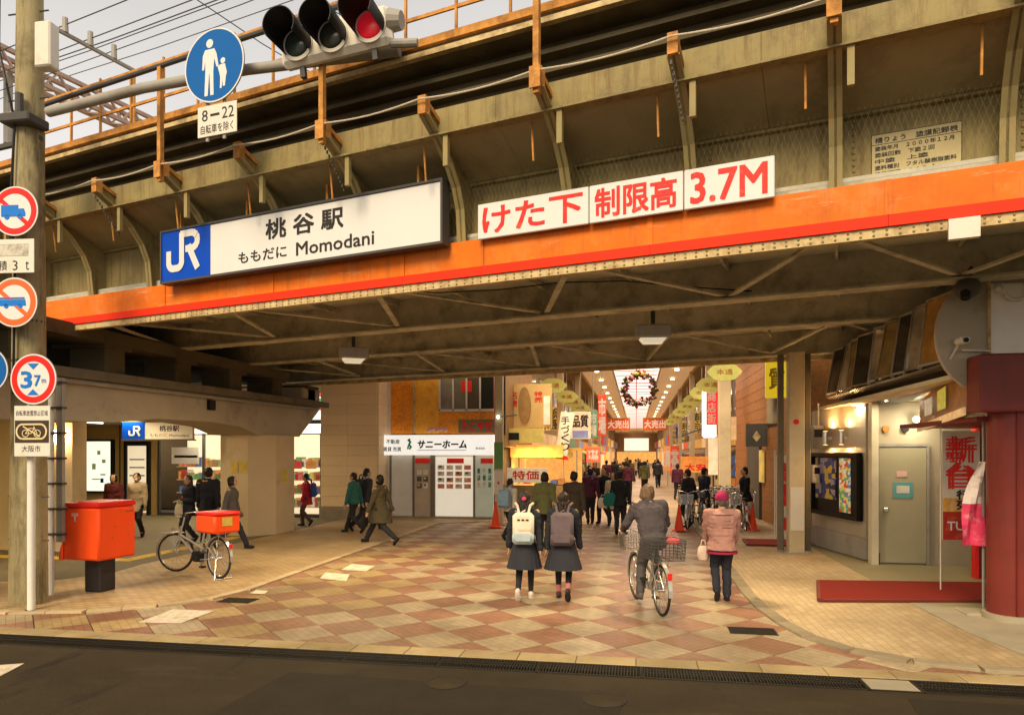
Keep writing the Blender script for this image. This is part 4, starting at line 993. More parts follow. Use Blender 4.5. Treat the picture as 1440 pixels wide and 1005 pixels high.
# arcade mouth posts and hoarding
def steel_post(name, label, x, y, w, h, mat, extra=None):
    t = thing(name, label, 'column', (x, y, 0)); MB().bbox((-w/2,-w/2,.02),(w/2,w/2,h),.015).build('shaft', mat, t); MB().bbox((-w*.8,-w*.8,0),(w*.8,w*.8,.05),.01).build('base_plate', m_grey, t); return t
m_arc = M('arcade column paint', (.55,.45,.29), .5, var=.1, scale=3, dirt=(.25,.18,.1), dirt_amt=.35)
lc = steel_post('arcade_column', 'cream steel column with green and white bands left of the arcade mouth', -3.95, 20.42, .23, 6.3, m_arc)
MB().b2((-.13,-.14,1.65),(.13,-.118,2.42)).build('green_band', M('green notice', (.13,.28,.08), .5, var=.2, scale=20), lc); MB().b2((-.13,-.14,.9),(.13,-.118,1.6)).build('white_band', m_offw, lc); MB().b2((-.03,-.146,1.2),(.03,-.141,1.28)).build('red_mark', m_redp, lc)
MB().cyl((.0,-.2,3.15),(.55,-.2,3.2),.02,n=8).build('lamp_arm', m_grey, lc); MB().ell((0,-.2,3.15),(.05,.05,.05)).build('small_lamp', M('small lit lamp', (.9,.85,.7), .3, emit=4), lc)
MB().cyl((.3,-.1,4.55),(.42,-.1,4.62),.10,n=12).build('loudspeaker', m_offw, lc)
for x_ in (3.02, 3.56):
    steel_post('arcade_frame_post', 'slim dark steel frame post %s the pale arcade column' % ('left of' if x_ < 3.2 else 'right of'), x_, 15.9, .12, 4.2, M('dark frame steel', (.16,.14,.10), .5, var=.2))
for i_, (x_, z_, w_, h_, lb) in enumerate(((3.80,2.2,.26,.5,'upper grey meter box on the wall beside the poster case'),(3.80,1.45,.24,.4,'lower cream meter box on the wall beside the poster case'))):
    mt_ = thing('meter_box', lb, 'meter box', (x_, 16.6, z_)); MB().bbox((0,-.15,0),(w_,0,h_),.015).build('case', m_grey if i_ == 0 else m_offw, mt_); MB().cyl((w_/2,-.07,h_),(w_/2,-.07,h_+.5),.018,n=8).build('conduit', m_grey, mt_); MB().b2((.03,-.158,h_*.5),(w_-.03,-.15,h_*.85)).build('window', m_blk, mt_)
MB().cyl((3.95,17.0,0),(3.95,17.0,4.2),.05,n=10).build('drain_pipe', m_grey, par_) if False else None
rcx = steel_post('arcade_column', 'pale steel column with grey lettering and a red dot right of the arcade mouth', 3.28, 15.69, .31, 4.2, m_arc)
MB().cyl((-.02,-.165,2.75),(-.02,-.175,2.75),.055,n=16).build('red_dot', m_redp, rcx)
for i, chh in enumerate('GSS'): pass
text('OSM', -.09, .55, .2, .75, -.160, m_grey, rcx, .04, vertical=True)
MB().b2((-.13,-.165,.5),(.13,-.157,1.4)).build('plate', m_offw, rcx)
steel_post('arcade_column', 'tall grey steel column between parked bicycles on the right of the arcade', 3.15, 26.8, .42, 7.0, m_arc)
for i, y in enumerate((34,44,56,70)):
    for x, sd in ((-3.6,'left'),(3.3,'right')):
        t = steel_post('arcade_column', 'arcade column %s row, %s of four deeper inside the arcade' % (sd, ['first','second','third','last'][i]), x, y, .3, 7.0, m_arc); t['group'] = 'columns inside the arcade'

# arcade roof
roof = thing('arcade_roof', 'long arcade roof with glowing pink white skylight between tan ceiling panels', 'arcade roof', (0,0,0))
m_ceil = M('tan arcade ceiling', (.62,.42,.19), .6, var=.08, scale=1, emit=.2, ecol=(.95,.58,.28))  # panels given emission to look brighter, though they hold no lamps
m_sk = M('glowing skylight', (.95,.85,.82), .5, var=.1, scale=1.2, emit=1.15, ecol=(1,.66,.62))
m_sk2 = M('pinkish skylight', (.95,.65,.62), .5, var=.1, scale=1.2, emit=1.1, ecol=(1,.58,.54))
m_pinkb = M('pink mullion', (.6,.16,.14), .5)
m_side = M('brown arcade side ceiling', (.28,.19,.07), .6, var=.15, scale=1)
Y0, Y1 = 24.5, 150
for sgn in (-1, 1):
    for i in range(24):
        y = Y0+i*5.2
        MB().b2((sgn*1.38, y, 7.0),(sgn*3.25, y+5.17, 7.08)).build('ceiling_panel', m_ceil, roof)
        MB().b2((sgn*3.33, y, 7.0),(sgn*5.4, y+5.17, 7.05)).build('side_ceiling', m_side, roof)
    MB().b2((sgn*3.24,Y0,6.86),(sgn*3.34,Y1,7.0)).build('edge_trim', m_tanst, roof)
    MB().b2((sgn*1.32,Y0,6.93),(sgn*1.40,Y1,7.0)).build('edge_trim', m_tanst, roof)
for i in range(48):
    y = Y0+i*2.6
    for k in range(2): MB().b2((-1.32+k*1.33, y+.03, 7.3),(-1.32+k*1.33+1.31, y+2.57, 7.32)).build('skylight_pane', m_sk if (i+k) % 3 else m_sk2, roof)
    MB().b2((-1.34,y-.015,7.24),(1.34,y+.015,7.29)).build('cross_bar', m_pinkb if i % 2 else m_tanst, roof)
MB().b2((-.03,Y0,7.2),(.03,Y1,7.29)).build('spine', m_pinkb, roof)
MB().b2((-4.6,Y0-.2,6.55),(4.6,Y0,7.5)).build('front_beam', m_tanst, roof)
stl = MB()
for i in range(16):
    for sgn in (-1,1):
        y = Y0+2+i*5.2; c = (sgn*2.3, y, 6.9)
        for k in range(4):
            a = k*math.pi/4; stl.bar((c[0]-.13*math.cos(a),c[1]-.13*math.sin(a),6.9),(c[0]+.13*math.cos(a),c[1]+.13*math.sin(a),6.9),.05,.05)
stl.build('star_lights', M('star lamp', (1,.9,.7), .3, emit=5, ecol=(1,.88,.65)), roof, kind='stuff')
for i in range(7): lamp('skylight_lamp', (0, 28+i*14, 6.8), 420 if i < 3 else 330, 2.6, (1,.80,.58), parent=roof, sy=10)

# wreath
wc = D(899, 547, 29); wr = thing('wreath', 'big dark christmas wreath with bow hanging in the middle of the arcade', 'wreath', wc, 0)
rw = random.Random(11); cols = [M('wreath green', (.03,.045,.015), .8, var=.4, scale=20), M('wreath burgundy', (.16,.02,.03), .6, var=.3), M('wreath bauble', (.5,.42,.3), .3, var=.2), M('wreath pink', (.45,.15,.2), .5)]
lv = [MB() for _ in cols]
for i in range(420):
    a = rw.uniform(0, 2*math.pi); rr_ = .60+rw.gauss(0,.07); y = rw.gauss(0,.07); k = rw.choices(range(4), (10,4,2,2))[0]
    c = (rr_*math.cos(a), y, rr_*math.sin(a)); s_ = rw.uniform(.03,.07)
    lv[k].ell(c, (s_, s_*.8, s_*rw.uniform(.5,1.2)), nu=6, nv=4)
for k, n in enumerate(('foliage','berries','bauble_cluster','blossom')): lv[k].build(n, cols[k], wr, kind='stuff')
bw = MB(); bw.ell((-.12,-.1,.62),(.14,.05,.08)); bw.ell((.12,-.1,.62),(.14,.05,.08)); bw.build('bow', M('gold bow', (.5,.35,.05), .4), wr)
MB().cyl((0,0,.65),(0,0,2.3),.012,n=6).build('cable', m_dgrey, wr)

# lantern signs
m_lant = M('yellow green sign', (.44,.43,.12), .5, var=.25, scale=3, emit=.08, ecol=(.75,.70,.18))
m_lant2 = M('sign brown print', (.35,.12,.04), .5)
cnt = 0
ords = ['nearest','second','third','fourth','fifth','sixth','seventh','eighth','ninth','tenth','eleventh']
def lantern(x, y, n, side):
    t = thing('hanging_sign', 'yellow green oval sign hanging along the arcade, %s on the %s side' % (ords[n], side), 'hanging sign', (x, y, 4.72), 0, 'oval signs along the arcade')
    poly = [(.52*math.cos(2*math.pi*i/24)*(1+.06*math.cos(12*math.pi*i/24)), .29*math.sin(2*math.pi*i/24)) for i in range(24)]
    MB().prism(poly, -.04, .04).build('plate', m_lant, t)
    text('本通', -.25,-.09,.5,.18,-.045,m_lant2,t,.02)
    MB().cyl((0,0,.28),(0,0,1.1),.015,n=6).build('rod', m_grey, t)
    MB().bar((0,0,.5),((-1 if x<0 else 1)*.9,0,.75),.03,.03).build('bracket_arm', m_grey, t)
for n, y in enumerate((27.5,33,36.5,41,45.5,51,57,65)): lantern(-3.2, y, n, 'left')
for n, y in enumerate((23.8,28.2,31.8,36,41,46.5,53,61)): lantern(2.8, y, n, 'right')
for x, lab in ((-2.3,'left'),(2.3,'right')):
    t = thing('banner', 'orange red banner hanging under the %s ceiling edge deep in the arcade' % lab, 'banner', (x, 92, 5.0))
    MB().b2((-1.5,-.02,0),(1.5,.02,1.6)).build('cloth', M('lit orange cloth', (.7,.14,.03), .7, var=.4, scale=3, emit=.1, ecol=(.9,.25,.08)), t); text('大売出', -1.3,.3,2.6,1.0,-.025,M('banner pale print',(.9,.6,.45),.6,emit=.3),t,.04)
    MB().cyl((-.9,0,1.4),(.9,0,1.4),.03,n=6).build('rod', m_grey, t)

# arcade shops
def col(*c): return c
walls = [M('shop wall %d' % i, c, .7, var=.12, scale=2, dirt=tuple(v*.5 for v in c), dirt_amt=.35) for i, c in enumerate(((.20,.14,.07),(.30,.22,.11),(.11,.08,.045),(.34,.21,.09),(.18,.15,.11)))]
signs = [M('arcade sign %d' % i, c, .5, var=.3, scale=2.5, emit=.13, ecol=c) for i, c in enumerate(((.80,.60,.15),(.75,.10,.05),(.85,.75,.55),(.60,.36,.08),(.15,.35,.2),(.8,.32,.08),(.25,.3,.55),(.75,.55,.3)))]
glow = [M('arcade shop glow %d' % i, c, .8, var=.6, scale=3, emit=e*.8, ecol=c) for i, (c, e) in enumerate((((.9,.5,.13),.55),((.9,.6,.25),.5),((.85,.66,.38),.45),((.9,.40,.08),.5)))]
rs_ = random.Random(21)
TX = ['薬','衣料品','パン','喫茶','靴','呉服','青果','鮮魚','時計','花','寿司','酒','茶','書店','化粧品','食堂']
def shop(side, y0, y1, n):
    x = -4.5 if side == 'left' else 4.3; sg = -1 if side == 'left' else 1
    t = thing('arcade_shop', 'shop front number %d along the %s side of the arcade counted from the street' % (n, side) if False else 'narrow lit arcade shop, %s along the %s row' % (ords[n], side), 'shop', (x, y0, 0))
    L = y1-y0
    m1 = rs_.choice(walls)
    MB().b2((0,0,2.9),(sg*.5,L-.05,7.2)).build('upper_wall', m1, t)
    for k in range(2):
        a = .6+k*(L*.5); wd = MB().b2((-sg*.02,a,4.1),(sg*.02,a+L*.3,5.6)).build('window', m_glass if rs_.random()<.6 else m_cur[1], t)
        MB().b2((-sg*.05,a-.05,4.0),(-sg*.02,a+L*.3+.05,4.1)).build('window_sill', m_offw, wd)
    MB().b2((sg*1.4,.1,0),(sg*1.5,L-.1,2.9)).build('lit_interior', rs_.choice(glow), t)
    MB().b2((0,-.0,0),(sg*1.5,.1,2.9)).build('side_wall', m1, t)
    MB().b2((-sg*.12,.1,2.45),(sg*.1,L-.15,3.05)).build('fascia_sign', rs_.choice(signs), t)
    aw = MB(); zz = 2.42
    aw.prism([(0,zz),(-sg*.8,zz-.35),(-sg*.8,zz-.42),(0,zz-.08)] if True else [], .2, L-.2); aw.build('awning', rs_.choice(walls+signs[:2]), t)
    MB().b2((sg*.1,.3,0),(sg*.7,L*.45,.85)).build('counter', rs_.choice(walls), t)
    for k in range(3):
        g_ = MB()
        for q in range(9):
            a = rs_.uniform(.3, L-.6); z = rs_.uniform(.3,1.9); g_.b2((sg*.1,a,z),(sg*.35,a+rs_.uniform(.15,.45),z+rs_.uniform(.12,.4)))
        g_.build('display_goods', rs_.choice(goods), t, kind='stuff')
    # projecting sign
    z = rs_.uniform(3.0,3.7); h = rs_.uniform(.8,1.7); w_ = rs_.uniform(.35,.6); a = rs_.uniform(1, L-1)
    pj = MB().b2((0,a,z),(-sg*w_,a+.12,z+h)).build('projecting_sign', rs_.choice(signs), t)
    tx = rs_.choice(TX); q = MB(); _tx_v(q, tx, (0 if sg<0 else -w_)+.05, z+.05, w_-.1, h-.1, a-.004); q.build('lettering', rs_.choice([m_redink, m_ink]), pj)
def _tx_v(mb, s, x, z, w, h, y):
    n = len(s)
    for i, ch in enumerate(s): _tx(mb, ch, x, z+h-(i+1)*h/n, w, h/n*.9, y, .02, 0)
n = 0; y = 29.5
while y < 84: shop('left', y, y+6, n); y += 6; n += 1
n = 0; y = 30.0
while y < 84: shop('right', y, y+6, n); y += 6; n += 1
for sd, x in (('left',-4.5),('right',4.3)):
    t = thing('arcade_row', 'far %s row of arcade shops blurring together towards the end' % sd, 'shop row', (x, 84, 0)); sg = -1 if sd=='left' else 1
    MB().b2((0,0,3),(sg,66,7.2)).build('upper_wall', walls[1], t); 
    for k in range(11):
        MB().b2((0,k*6,0),(sg*.5,k*6+5.7,2.4)).build('lit_front', glow[k%4], t); MB().b2((-sg*.2,k*6,2.4),(0,k*6+5.8,3)).build('sign', signs[(k*3)%8], t)
        MB().b2((-sg*.7,k*6+2,3.1),(0,k*6+2.1,4.2)).build('projecting_sign', signs[(k*5+1)%8], t)
end = thing('arcade_end_building', 'bright yellow white building front closing the far end of the arcade', 'building', (0,150,0))
MB().b2((-6,0,0),(6,1,12)).build('wall', walls[3], end); MB().b2((-2.5,-.1,2.6),(2.5,0,5.2)).build('lit_sign', M('far white sign', (.85,.88,.7), .5, emit=.6, ecol=(.95,1,.75)), end); MB().b2((-4,-.1,0),(4,0,2.4)).build('lit_front', glow[0], end)

# first shop on the left: bakery with big hoardings
bk_ = thing('corner_shop', 'golden lit snack shop with tall tan hoardings at the left corner of the arcade', 'shop', (-4.5, 23.0, 0))
MB().b2((0,0,2.3),(.2,6.4,7.2)).build('upper_wall', walls[3], bk_)
MB().b2((-3,.0,2.7),(0.2,.3,7.2)).build('front_wall', walls[2], bk_)
MB().b2((.0,1.9,3.0),(1.55,2.0,4.55)).build('hoarding', M('tan hoarding', (.58,.37,.13), .5, var=.1, scale=2, dirt=(.45,.27,.08), emit=.12, ecol=(.8,.5,.18)), bk_)
el = MB(); el.prism([(.60+.22*math.cos(2*math.pi*i/28), 3.78+.66*math.sin(2*math.pi*i/28)) for i in range(28)], 1.80, 1.89); el.build('oval_loaf', M('baked brown oval', (.40,.23,.08), .6, var=.25, scale=5, dirt=(.2,.1,.03), dirt_amt=.5), bk_)
text('名物', .12,3.75,.2,.55,1.885,m_redink,bk_,.03,vertical=True); text('特売', .95,3.9,.28,.4,1.885,m_redink,bk_,.03,vertical=True)
MB().b2((1.3,1.7,3.1),(1.52,1.76,4.1)).build('white_strip', signs[2], bk_)
MB().b2((.0,1.0,2.45),(1.4,1.1,2.95)).build('gold_fascia', signs[0], bk_); MB().b2((.1,.9,2.55),(.55,.98,2.8)).build('dark_plate', m_ink, bk_)
MB().b2((.0,2.6,.0),(.1,6.2,2.4)).build('lit_wall', glow[0], bk_); MB().b2((.0,2.4,1.95),(1.9,2.5,2.4)).build('lit_menu', glow[3], bk_)
MB().b2((.05,1.2,.0),(1.55,2.2,1.0)).build('counter', walls[1], bk_); MB().b2((.1,1.15,1.1),(1.5,1.19,1.6)).build('price_board', signs[2], bk_); text('特価', .3,1.2,.9,.3,1.14,m_redink,bk_,.03)
lamp('shop_lamp', (.9,1.6,2.35), 60, 1.2, (1,.7,.35), parent=bk_)
bn = thing('slanted_banner', 'tall cream slanted banner with dark characters beside the snack shop', 'banner', (-2.9,25.6,2.05)); bm_ = MB(); bm_.prism([(0,0),(.42,-.05),(.72,1.5),(.22,1.55)], 0, .05); bm_.build('panel', signs[2], bn)
text('手づくり', .22,.15,.3,1.25,-.004,m_ink,bn,.02,shear=.0,vertical=True); MB().prism([(0.02,-.14),(.5,-.2),(.44,-.06),(.0,-.01)],.0,.05).build('red_foot', m_redink, bn); MB().cyl((.3,.06,-2.05),(.3,.06,1.6),.02,n=6).build('pole', m_grey, bn)
for (x, y, z, w_, h_, mt, lab) in ((-2.75,30,2.7,.85,1.15,signs[2],'cream sign boards clustered above the lit stalls on the left'),(-1.95,30.5,2.75,.3,1.2,signs[4],'narrow green and white sign above the stalls on the left'),(-1.75,33,2.9,.38,1.9,signs[1],'tall narrow pink red sign further along the left row'),(-1.9,27.5,1.75,.5,.6,M('lit red lantern', (.8,.06,.03), .5, emit=.9, ecol=(1,.1,.03)),'glowing red box sign above the stall on the left')):
    t = thing('hanging_sign', lab, 'hanging sign', (x, y, z)); MB().bbox((0,0,0),(w_,.12,h_),.02).build('panel', mt, t); MB().cyl((w_/2,.06,h_),(w_/2,.06,7-z),.012,n=6).build('rod', m_grey, t)
    if w_ > .6: text('品質', .1,.5,.65,.5,-.004,m_ink,t,.03); MB().b2((.1,-.02,.05),(.75,0,.35)).build('blue_print', signs[6], t)
    else: text('市場', .04,.1,w_-.08,h_-.2,-.004,m_white,t,.03,vertical=True)
ctr = thing('market_stall', 'low golden lit food stall with hanging goods on the left inside the arcade', 'stall', (-4.3,26.5,0))
MB().bbox((0,0,0),(1.9,1.2,.9),.03).build('counter', walls[1], ctr); MB().b2((0,1.3,.9),(2.2,1.4,2.3)).build('lit_back', glow[0], ctr); MB().prism([(-.1,2.3),(2.3,2.3),(2.3,2.2),(-.1,2.2)],-.5,1.4).build('canopy', signs[3], ctr)
for k in range(7): MB().bbox((.1+k*.26,-.02,.92),(.32+k*.26,.5,1.05+.05*(k%3)),.02).build('goods_tray', goods[k%7], ctr)
for k in range(6): MB().ell((.2+k*.34,-.3,2.05),(.10,.08,.14),nu=10,nv=7).build('hanging_parcel', goods[(k*3)%7], ctr)
for x_ in (0,2.15): MB().cyl((x_,-.45,0),(x_,-.45,2.2),.025,n=6).build('stall_post', m_grey, ctr)

# right side: brick building, yellow sign, banners
rbld = thing('brick_building', 'brown orange brick building at the right corner of the arcade', 'building', (0,0,0))
m_brk2 = M('brown brick', (.36,.16,.05), .6, var=.35, scale=10, dirt=(.2,.08,.03), dirt_amt=.5, dscale=3)
MB().b2((3.9,19.2,0),(4.2,29.5,7)).build('wall', m_brk2, rbld)
MB().b2((3.95,19.0,0),(5.2,19.2,7)).build('front_wall', m_brk2, rbld)
for z in [.3+.32*i for i in range(20)]: MB().b2((3.893,19.2,z),(3.9,29.5,z+.012)).build('mortar_course', M('dull mortar', (.3,.13,.05), .9), rbld)
wf = MB(); wf.disc((0,0),.5,0,.1,.42,24); 
MB().b2((3.86,20.3,2.9),(3.9,22.4,4.8)).build('dark_window', m_glass, rbld)
for y_ in (20.3,21.0,21.7,22.4): MB().bar((3.84,y_,2.9),(3.84,y_,4.8),.05,.05).build('window_bar', m_rust, rbld)
MB().b2((3.82,23.5,0),(3.9,26,2.5)).build('dark_doorway', m_dgrey, rbld)
MB().b2((3.3,22.6,2.3),(3.9,22.75,3.0)).build('black_sign', m_dgrey, rbld); MB().prism([(3.48,2.6),(3.6,2.78),(3.72,2.6),(3.6,2.45)],22.58,22.6).build('sign_crest', m_tanst, rbld)
MB().b2((3.8,22.8,1.2),(3.86,23.4,2.2)).build('lit_poster', signs[0], rbld)
ys = thing('yellow_sign', 'bright yellow upright sign high beside the right arcade column', 'sign', (3.12,18.2,3.45)); MB().bbox((0,0,0),(.5,.15,.92),.02).build('panel', M('yellow lit panel', (.75,.58,.02), .5, var=.1, scale=4, emit=.3, ecol=(.9,.7,.03)), ys); text('質', .08,.22,.34,.5,-.004,M('olive print', (.36,.26,.02), .6),ys,.03); MB().b2((.55,.05,.3),(.9,.1,.35)).build('bracket', m_grey, ys)
nb_ = thing('nobori_banner', 'white upright cloth banner with red brush characters beside the right column', 'banner', (3.32,18.0,.1)); MB().b2((0,0,0),(.46,.02,1.95)).build('cloth', m_offw, nb_); text('新一', .05,.75,.36,1.1,-.004,m_redink,nb_,.05,vertical=True); MB().disc((.24,.3),.16,-.006,.004,0,20).build('red_disc', m_redink, nb_); MB().cyl((-.03,.01,-.1),(-.03,.01,2.1),.018,n=6).build('pole', m_offw, nb_)
rg_ = thing('lit_red_sign', 'tall white edged glowing sign with red characters on the right', 'lit sign', (2.75,31,2.75)); MB().bbox((0,0,0),(.58,.3,2.4),.08).build('case', M('lit white case', (.9,.88,.8), .4, emit=.9, ecol=(1,.93,.82)), rg_); MB().b2((.16,-.03,.55),(.6,-.002,2.1)).build('red_face', M('lit red face', (.7,.02,.03), .5, emit=.6, ecol=(.9,.03,.04)), rg_); text('商店街', .2,.6,.34,1.4,-.035,m_offw,rg_,.02,vertical=True)
for (x, y, z, w_, h_, mt, tx, lab) in ((2.0,33.5,1.2,1.3,.75,signs[5],'大安','yellow board with red letters low on the right'),(2.95,30.5,1.2,.5,1.5,signs[2],None,'pale upright board beside the glowing red sign'),(1.75,38,.9,.45,1.6,signs[1],'茶','red upright banner on the right side of the arcade'),(1.7,46,1.0,.5,1.5,signs[5],'薬','orange upright banner deeper on the right side'),(3.3,28.5,2.6,.5,.9,signs[7],None,'small warm lit box sign beside the tall grey column')):
    t = thing('sign_board', lab, 'sign board', (x, y, z)); MB().bbox((0,0,0),(w_,.1,h_),.01).build('panel', mt, t); 
    if tx: text(tx, w_*.15,h_*.15,w_*.7,h_*.4 if w_>1 else h_*.7,-.004,m_redink if w_ > 1 else m_white,t,.04)
    MB().b2((w_/2-.02,.03,-z),(w_/2+.02,.07,0)).build('post', m_grey, t)
aw = thing('blue_awning', 'small blue grey awning over a shop on the right', 'awning', (2.2,36,3.0)); MB().prism([(0,.0),(1.6,.55),(1.6,.45),(0,-.06)],0,2.2).build('cloth', M('blue grey cloth', (.12,.15,.25), .8, var=.2), aw); MB().cyl((0,0,-.03),(0,2.2,-.03),.03,n=6).build('front_bar', m_grey, aw)

# ================================================================== PARLOUR (right)
par = thing('parlour_building', 'game parlour with barrel shaped panelled canopy, grey door and maroon portal on the right', 'building', (0,0,0))
m_pw = M('parlour grey wall', (.42,.36,.25), .6, var=.06, scale=2, dirt=(.3,.25,.16), dirt_amt=.3)
MB().b2((4.35,14.32,0),(6.6,14.5,3.05)).build('door_wall', m_pw, par)
MB().b2((4.30,14.15,0),(4.42,14.35,3.05)).build('corner_pilaster', M('pale pilaster', (.62,.56,.40), .5), par)
dd = MB().bbox((4.46,14.26,.06),(5.28,14.315,2.22),.01).build('door', M('grey green door', (.38,.345,.22), .5, var=.06, scale=2), par)
MB().b2((4.42,14.24,.03),(4.46,14.318,2.28)).build('door_frame', m_grey, dd); MB().b2((5.28,14.24,.03),(5.32,14.318,2.28)).build('door_frame', m_grey, dd); MB().b2((4.46,14.24,2.225),(5.28,14.318,2.28)).build('door_frame', m_grey, dd)
MB().bbox((4.52,14.20,1.0),(4.62,14.255,1.09),.02).build('handle', m_chrome, dd)
MB().b2((4.70,14.245,1.27),(5.04,14.258,1.56)).build('teal_notice', M('teal notice', (.12,.36,.36), .5, var=.1), dd); MB().b2((4.76,14.24,1.36),(4.98,14.244,1.50)).build('notice_print', m_offw, dd); MB().b2((4.76,14.245,1.66),(4.94,14.258,1.77)).build('small_label', M('pink label', (.7,.45,.4), .5), dd)
for x_ in (4.58,4.92): MB().cyl((x_,14.315,2.55),(x_,14.25,2.55),.06,n=16).build('wall_vent', m_rust if x_ < 4.7 else m_blk, par)
MB().b2((4.4,14.2,0),(4.46,14.32,.25)).build('skirting', m_dgrey, par)
# side wall with posters along the street
sw = MB(); sw.prism([(4.36,14.7),(4.5,14.7),(4.5,17.2),(3.95,17.2),(3.95,16.9)], 0.45, 3.05, axis='z'); sw.build('side_wall', M('mirror steel wall', (.40,.35,.27), .35, var=.1, scale=2), par)
MB().prism([(4.33,14.65),(4.48,14.62),(4.48,17.2),(3.88,17.0)], .05, .46, axis='z').build('plinth', m_grey, par)
ang = math.atan2(2.2, -.41); 
case = thing('poster_case', 'black framed wall case with colourful game posters left of the grey door', 'poster case', (4.30,14.75,.78), ang)
# local +x runs along wall away, face is +y side in local => street
f = MB(); f.b2((0,.0,0),(2.1,.10,.08)); f.b2((0,0,1.25),(2.1,.10,1.33)); f.b2((0,0,.08),(.08,.10,1.25)); f.b2((2.02,0,.08),(2.1,.10,1.25)); f.b2((0,-.02,0),(2.1,.02,1.33)); f.build('frame', m_blk, case)
rp = random.Random(8); pcs = [M('poster ink %d' % i, c, .5, var=.35, scale=10, emit=.12, ecol=c) for i, c in enumerate(((.65,.6,.1),(.6,.08,.06),(.1,.25,.4),(.7,.65,.5),(.15,.35,.12),(.65,.3,.08)))]
def collage(name, cols, scale=9, emit=.15):
    m = M(name, (.5,.5,.5), .4, var=0); t = m.node_tree; b = t.nodes['Principled BSDF']
    tc = t.nodes.new('ShaderNodeTexCoord'); mp = t.nodes.new('ShaderNodeMapping'); mp.inputs['Scale'].default_value = (1.0,1.0,1.5); v = t.nodes.new('ShaderNodeTexVoronoi'); v.inputs['Scale'].default_value = scale; v.distance = 'CHEBYCHEV'; v.inputs['Randomness'].default_value = .9
    sp = t.nodes.new('ShaderNodeSeparateColor'); r = t.nodes.new('ShaderNodeValToRGB'); r.color_ramp.interpolation = 'CONSTANT'
    while len(r.color_ramp.elements) < len(cols): r.color_ramp.elements.new(.5)
    for i, c in enumerate(cols): r.color_ramp.elements[i].position = i/len(cols); r.color_ramp.elements[i].color = (*c, 1)
    t.links.new(tc.outputs['Object'], mp.inputs[0]); t.links.new(mp.outputs[0], v.inputs['Vector']); t.links.new(v.outputs['Color'], sp.inputs[0]); t.links.new(sp.outputs[0], r.inputs[0]); t.links.new(r.outputs[0], b.inputs['Base Color']); t.links.new(r.outputs[0], b.inputs['Emission Color']); b.inputs['Emission Strength'].default_value = emit
    return m
MB().b2((.38,.025,.12),(.84,.04,1.22)).build('poster', collage('bright poster print', [(.7,.65,.12),(.75,.7,.6),(.65,.08,.05),(.15,.4,.15),(.75,.6,.15),(.1,.3,.5),(.8,.75,.65)], 11), case)
MB().b2((1.0,.025,.35),(1.95,.04,1.22)).build('poster', collage('navy poster print', [(.02,.04,.12),(.03,.05,.16),(.01,.02,.05),(.5,.35,.05),(.04,.06,.2),(.02,.03,.08),(.3,.25,.3)], 6, .08), case)
m_sc = M('sconce glow', (1,.6,.2), .5, emit=2.6, ecol=(1,.5,.15))
for i, (px, py) in enumerate(((1163,608),(1186,606))):
    t = thing('wall_sconce', 'steel cylinder wall lamp throwing light up and down, %s of the pair' % ('farther' if i == 0 else 'nearer'), 'wall lamp', (4.30-.186*(1.25 if i==0 else .55)-.12, 14.75+(1.25 if i==0 else .55), 2.42), 0, 'pair of wall lamps over the poster case')
    MB().cyl((0,0,-.14),(0,0,.14),.055,n=16).build('shade', m_chrome, t, True); MB().b2((0,-.02,-.03),(.12,.02,.03)).build('wall_mount', m_chrome, t)
    for z in (-.145,.145): MB().cyl((0,0,z-.004),(0,0,z+.004),.045,n=12).build('bulb', m_sc, t)
    for rx in (0, math.pi): lamp('sconce_lamp', (.05,0,-.2 if rx==0 else .2), 9, .08, (1,.55,.2), (rx,0,0), t)
# soffit
MB().b2((4.02,9.95,3.06),(7.5,14.4,3.12)).build('soffit', M('pale soffit', (.62,.54,.37), .6, var=.06), par); MB().b2((4.0,14.4,3.06),(4.5,16.9,3.12)).build('soffit', MATS['pale soffit'], par)
for i, (x, y) in enumerate(((4.28,14.9),(4.5,13.7),(4.62,12.2),(4.75,11.0),(5.1,13.2),(5.2,11.6))):
    MB().cyl((x,y,3.03),(x,y,3.06),.11,n=18).build('downlight', M('downlight glow', (1,.95,.8), .4, emit=6, ecol=(1,.9,.68)), par)
    lamp('downlight_lamp', (x,y,3.0), 8, .25, (1,.84,.58), parent=par)
MB().ell((5.05,14.1,2.72),(.06,.06,.06)).build('bulb', M('bulb glow', (1,1,.8), .4, emit=7, ecol=(1,.95,.7)), par)
lamp('bulb_lamp', (5.05,13.95,2.7), 4, .1, (1,.9,.65), (R(60),0,0), par)
# barrel canopy
bc = thing('barrel_canopy', 'barrel shaped canopy of tilted mirror panels under the bridge on the right', 'canopy', (4.42,0,3.60))
Rb = .66
cyl_ = MB(); ya, yb = 9.83, 15.6
N = 14
pr_ = [(-Rb*math.cos(R(-80+160*i/N)), Rb*1.13*math.sin(R(-80+160*i/N))) for i in range(N+1)]+[(.5,.72),(.5,-.72)]
cyl_.prism([(a*.55+.1, b*.80) for a, b in pr_], ya+.05, yb); 
cc_ = MB(); cc_.v = [(x, y, z) for x, y, z in cyl_.v]; cc_.f = cyl_.f; cc_.build('drum', M('dark drum', (.05,.035,.02), .3, var=.3, spec=.7), bc, True)
MB().prism([(a*1.03, b*1.03) for a, b in pr_], ya-.02, ya+.05).build('end_plate', m_capc, bc)
m_mir = [M('mirror panel %d' % i, c, r, metal=mt, var=.4, scale=4) for i, (c, r, mt) in enumerate((((.60,.57,.50),.14,.85),((.05,.045,.04),.12,.5),((.36,.28,.12),.16,.7),((.60,.33,.08),.2,.6),((.68,.66,.62),.12,.9)))]
rm = random.Random(4); y = ya+.10; k = 0
fin = 0
m_bgap = M('gloss black backing', (.012,.010,.008), .15, var=.2)
